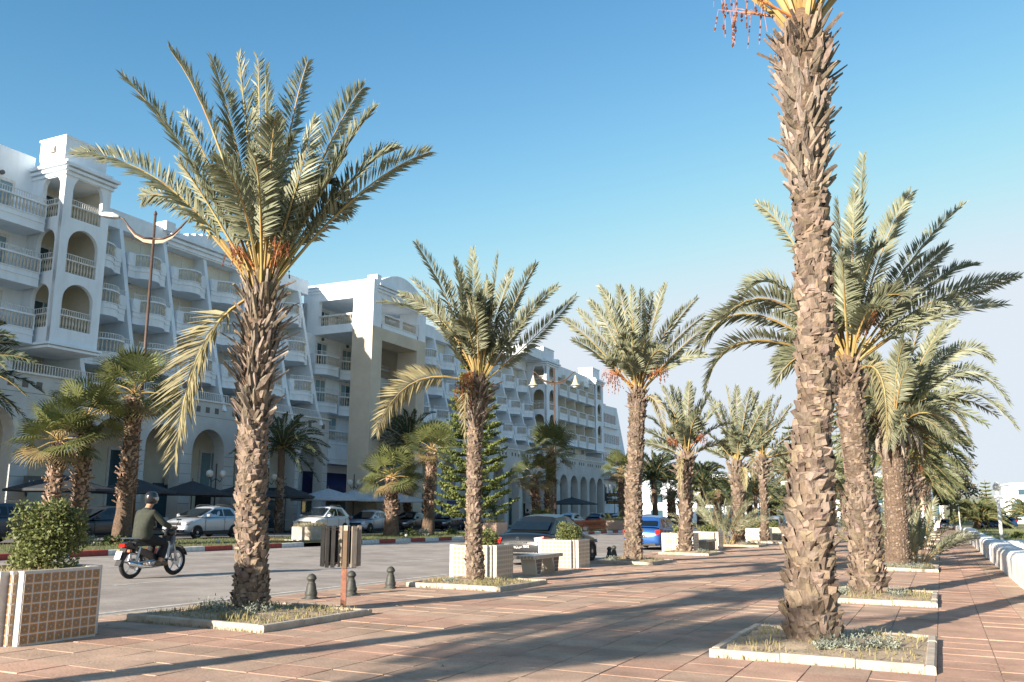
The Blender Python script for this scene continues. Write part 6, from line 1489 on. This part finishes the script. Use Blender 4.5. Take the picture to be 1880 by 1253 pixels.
def house(label, x, y, w, d, h, rz=0, floors=2, m=None, base=None, red=False, flat=True, nwin=4):
    root = thing('white_building', label, 'building', (x, y, base if base is not None else farz(x,y)), rz, 'buildings in the distance'); q = MB(); q.b2(-w/2,w/2,-d/2,d/2,-1,h); wl_ = q.build('wall', m or M_white, root)
    q = MB(); q.b2(-w/2-.15,w/2+.15,-d/2-.15,d/2+.15,h,h+.35); q.build('parapet', M_white, root)
    fh = h/floors
    for f in range(floors):
        for i in range(nwin):
            u = -w/2+w*(i+.5)/nwin; g_ = MB(); g_.b2(u-w/nwin*.22,u+w/nwin*.22,-d/2-.05,-d/2+.05,f*fh+fh*.25,f*fh+fh*.75); g_.build('window', M_glass, root)
            g_ = MB(); g_.b2(w/2-.05,w/2+.05,-d/2+d*(i+.3)/nwin,-d/2+d*(i+.7)/nwin,f*fh+fh*.25,f*fh+fh*.75); g_.build('window', M_glass, root)
    return root
house('white beach building with a blue painted band at the right edge', 14.5, 152, 13, 7, 3.7, .1, 1)
o = MB(); o.b2(-5.5,6.6,-3.62,-3.52,2.3,3.0); o.build('blue_band', mat('sky_blue_paint', (.22,.42,.62), rough=.6), bpy.data.objects['white_building'])
o = MB(); o.b2(-6,6.8,-4.2,-3.5,1.6,1.85); o.build('tiled_awning', M_pinkstone, bpy.data.objects['white_building'])
house('long white roofline far beyond the beach building', 22, 206, 20, 10, 6.6, .1, 2)
house('white villa far off between the fourth and fifth kerbside palms', -42, 190, 18, 12, 8.5, .3, 2)
house('white villa far behind the palm shoots', -24, 205, 14, 12, 9.5, .1, 3)
house('white block far behind the slender palm', -10, 230, 16, 12, 11, .0, 3)
house('white building with rows of windows beyond the hotel', -52, 215, 26, 14, 10.5, .2, 3)
house('low cream shop building behind the nearest trunk', -4, 165, 9, 7, 5.0, 0, 1, M_cream)
ks = thing('red_kiosk', 'red and white kiosk far off between the nearest and the leaning trunk', 'kiosk', (-4.5,142,farz(-4.5,142))); q = MB(); q.b2(-2.4,2.4,-1.5,1.5,-.5,2.9); q.build('wall', M_red, ks); q = MB(); q.b2(-2.6,2.6,-1.7,1.7,2.9,3.8); q.build('fascia', M_white, ks); q = MB(); q.b2(-1.0,1.6,-1.56,-1.48,.8,2.2); q.build('hatch', M_frame, ks)
ys = thing('yellow_sign', 'small yellow sign on a post beside the red kiosk', 'sign', (-2.6,112,farz(-2.6,112))); q = MB(); q.tube([(0,0,-.3),(0,0,2.2)], .06, 6); q.build('post', M_lampwhite, ys); q = MB(); q.b2(-.9,.9,-.05,.05,2.2,3.6); q.build('panel', mat('pale_yellow', (.75,.68,.30), rough=.6), ys)
# trees beyond
def leafy(label, x, y, h, r, seed, m=None, n=5200, leaf=.5, trunk=True, base=None, cat='tree', squash=1.0):
    rg = random.Random(seed); root = thing('leafy_tree', label, cat, (x, y, base if base is not None else farz(x,y)), group='broadleaved trees in the distance')
    q = MB(); q.tube([(0,0,-.4),(.1,0,h*.35),(0,0,h*.75)], [.3,.22,.08], 7)
    for i in range(7): a = i*.9+rg.random(); q.tube([(0,0,h*(.3+.05*i)),(math.cos(a)*r*.4, math.sin(a)*r*.4, h*(.5+.05*i)),(math.cos(a)*r*.75, math.sin(a)*r*.75, h*(.6+.05*i))], [.12,.08,.03], 5)
    q.build('trunk', M_twig, root)
    lv = MB()
    for i in range(22):
        a = rg.uniform(0,6.28); qd = rg.uniform(.1,.85)*r; z = h*rg.uniform(.35,.85); clump(lv, (math.cos(a)*qd, math.sin(a)*qd, z), r*rg.uniform(.22,.4), h*rg.uniform(.12,.22), n//22, leaf, rg)
    lv.build('crown', m or M_dtree, root, kind='stuff'); return root
leafy('dark bushy tree behind the low round palm at the end of the walk', -1.2, 142, 8.5, 5.5, 300)
leafy('thin-crowned grey tree beyond the end of the walk', 1.4, 150, 10.5, 5.0, 301, n=2600, m=mat('grey_foliage', (.16,.14,.10), (.10,.10,.06), rough=.9))
leafy('dark tree beyond the hotel, left of the fourth palm', -30, 150, 8, 6, 302)
leafy('dark tree behind the blue car', -22, 165, 7, 6, 303)
leafy('dark tree beyond the road, right of the fourth kerbside palm', -19, 140, 6, 4.5, 304)
leafy('green tree far down the road above the grey car', -14, 185, 9, 6, 305, m=mat('mid_green_foliage', (.08,.10,.04), (.13,.13,.06), rough=.8))
leafy('dark tree behind the stout ringed palm', -2.8, 128, 8.5, 4.5, 306)
leafy('bushy tree in the distance behind the leaning palm', -6.5, 175, 9, 6, 307)
leafy('low scrub on the right beyond the beach lawn', 7.0, 165, 3, 3.5, 308)
leafy('low scrub before the white beach building', 8.2, 134, 1.3, 1.6, 309, n=1500, leaf=.25)
norfolk('tiny conifer on the skyline at right', (7.3,175,-.8), 7.0, 1.3, 94, dens=.4, tiers=10, ng=5)
gg = MB(); rg = random.Random(6)
for (a, b, c, d, n) in ((2.3,9,22,60,9000),(2.3,20,60,110,5000)):
    for i in range(n):
        x, y = rg.uniform(a,b), rg.uniform(c,d); z = farz(x,y); h_ = rg.uniform(.06,.24); s = rg.uniform(.01,.03); gg.poly([(x-s,y,z),(x+s,y,z),(x+rg.uniform(-.06,.06),y+.02,z+h_)])
gg.build('field_grass', M_grassg, kind='stuff')
for i, (x, y) in enumerate([(3.6,34),(4.4,52),(6.5,66),(5.2,78),(3.9,44)]):
    q = MB(); clump(q, (0,0,0), .7, .5, 500, .16, random.Random(i)); o = q.build('weed_clump', M_grassg, loc=(x,y,farz(x,y))); tag(o, 'low weed clump on the grass beyond the sea wall, %s one' % ORD[i], 'plant', 'weed clumps beyond the sea wall')
hl = MB()
pts = [(-700+i*60, 900+60*math.sin(i*.7)) for i in range(34)]
for i in range(33):
    z0, z1 = 4+7*math.sin(i*.6)**2+5*math.sin(i*1.7)**2, 4+7*math.sin((i+1)*.6)**2+5*math.sin((i+1)*1.7)**2; (x_a, y_a), (x_b, y_b) = pts[i], pts[i+1]
    hl.poly([(x_a,y_a,-8),(x_b,y_b,-8),(x_b,y_b+60,z1),(x_a,y_a+60,z0)]); hl.poly([(x_a,y_a+60,z0),(x_b,y_b+60,z1),(x_b,y_b+400,-8),(x_a,y_a+400,-8)])
hl.build('low_hills', mat('far_land', (.14,.16,.13), (.20,.19,.15), rough=1, scale=.02), kind='structure')
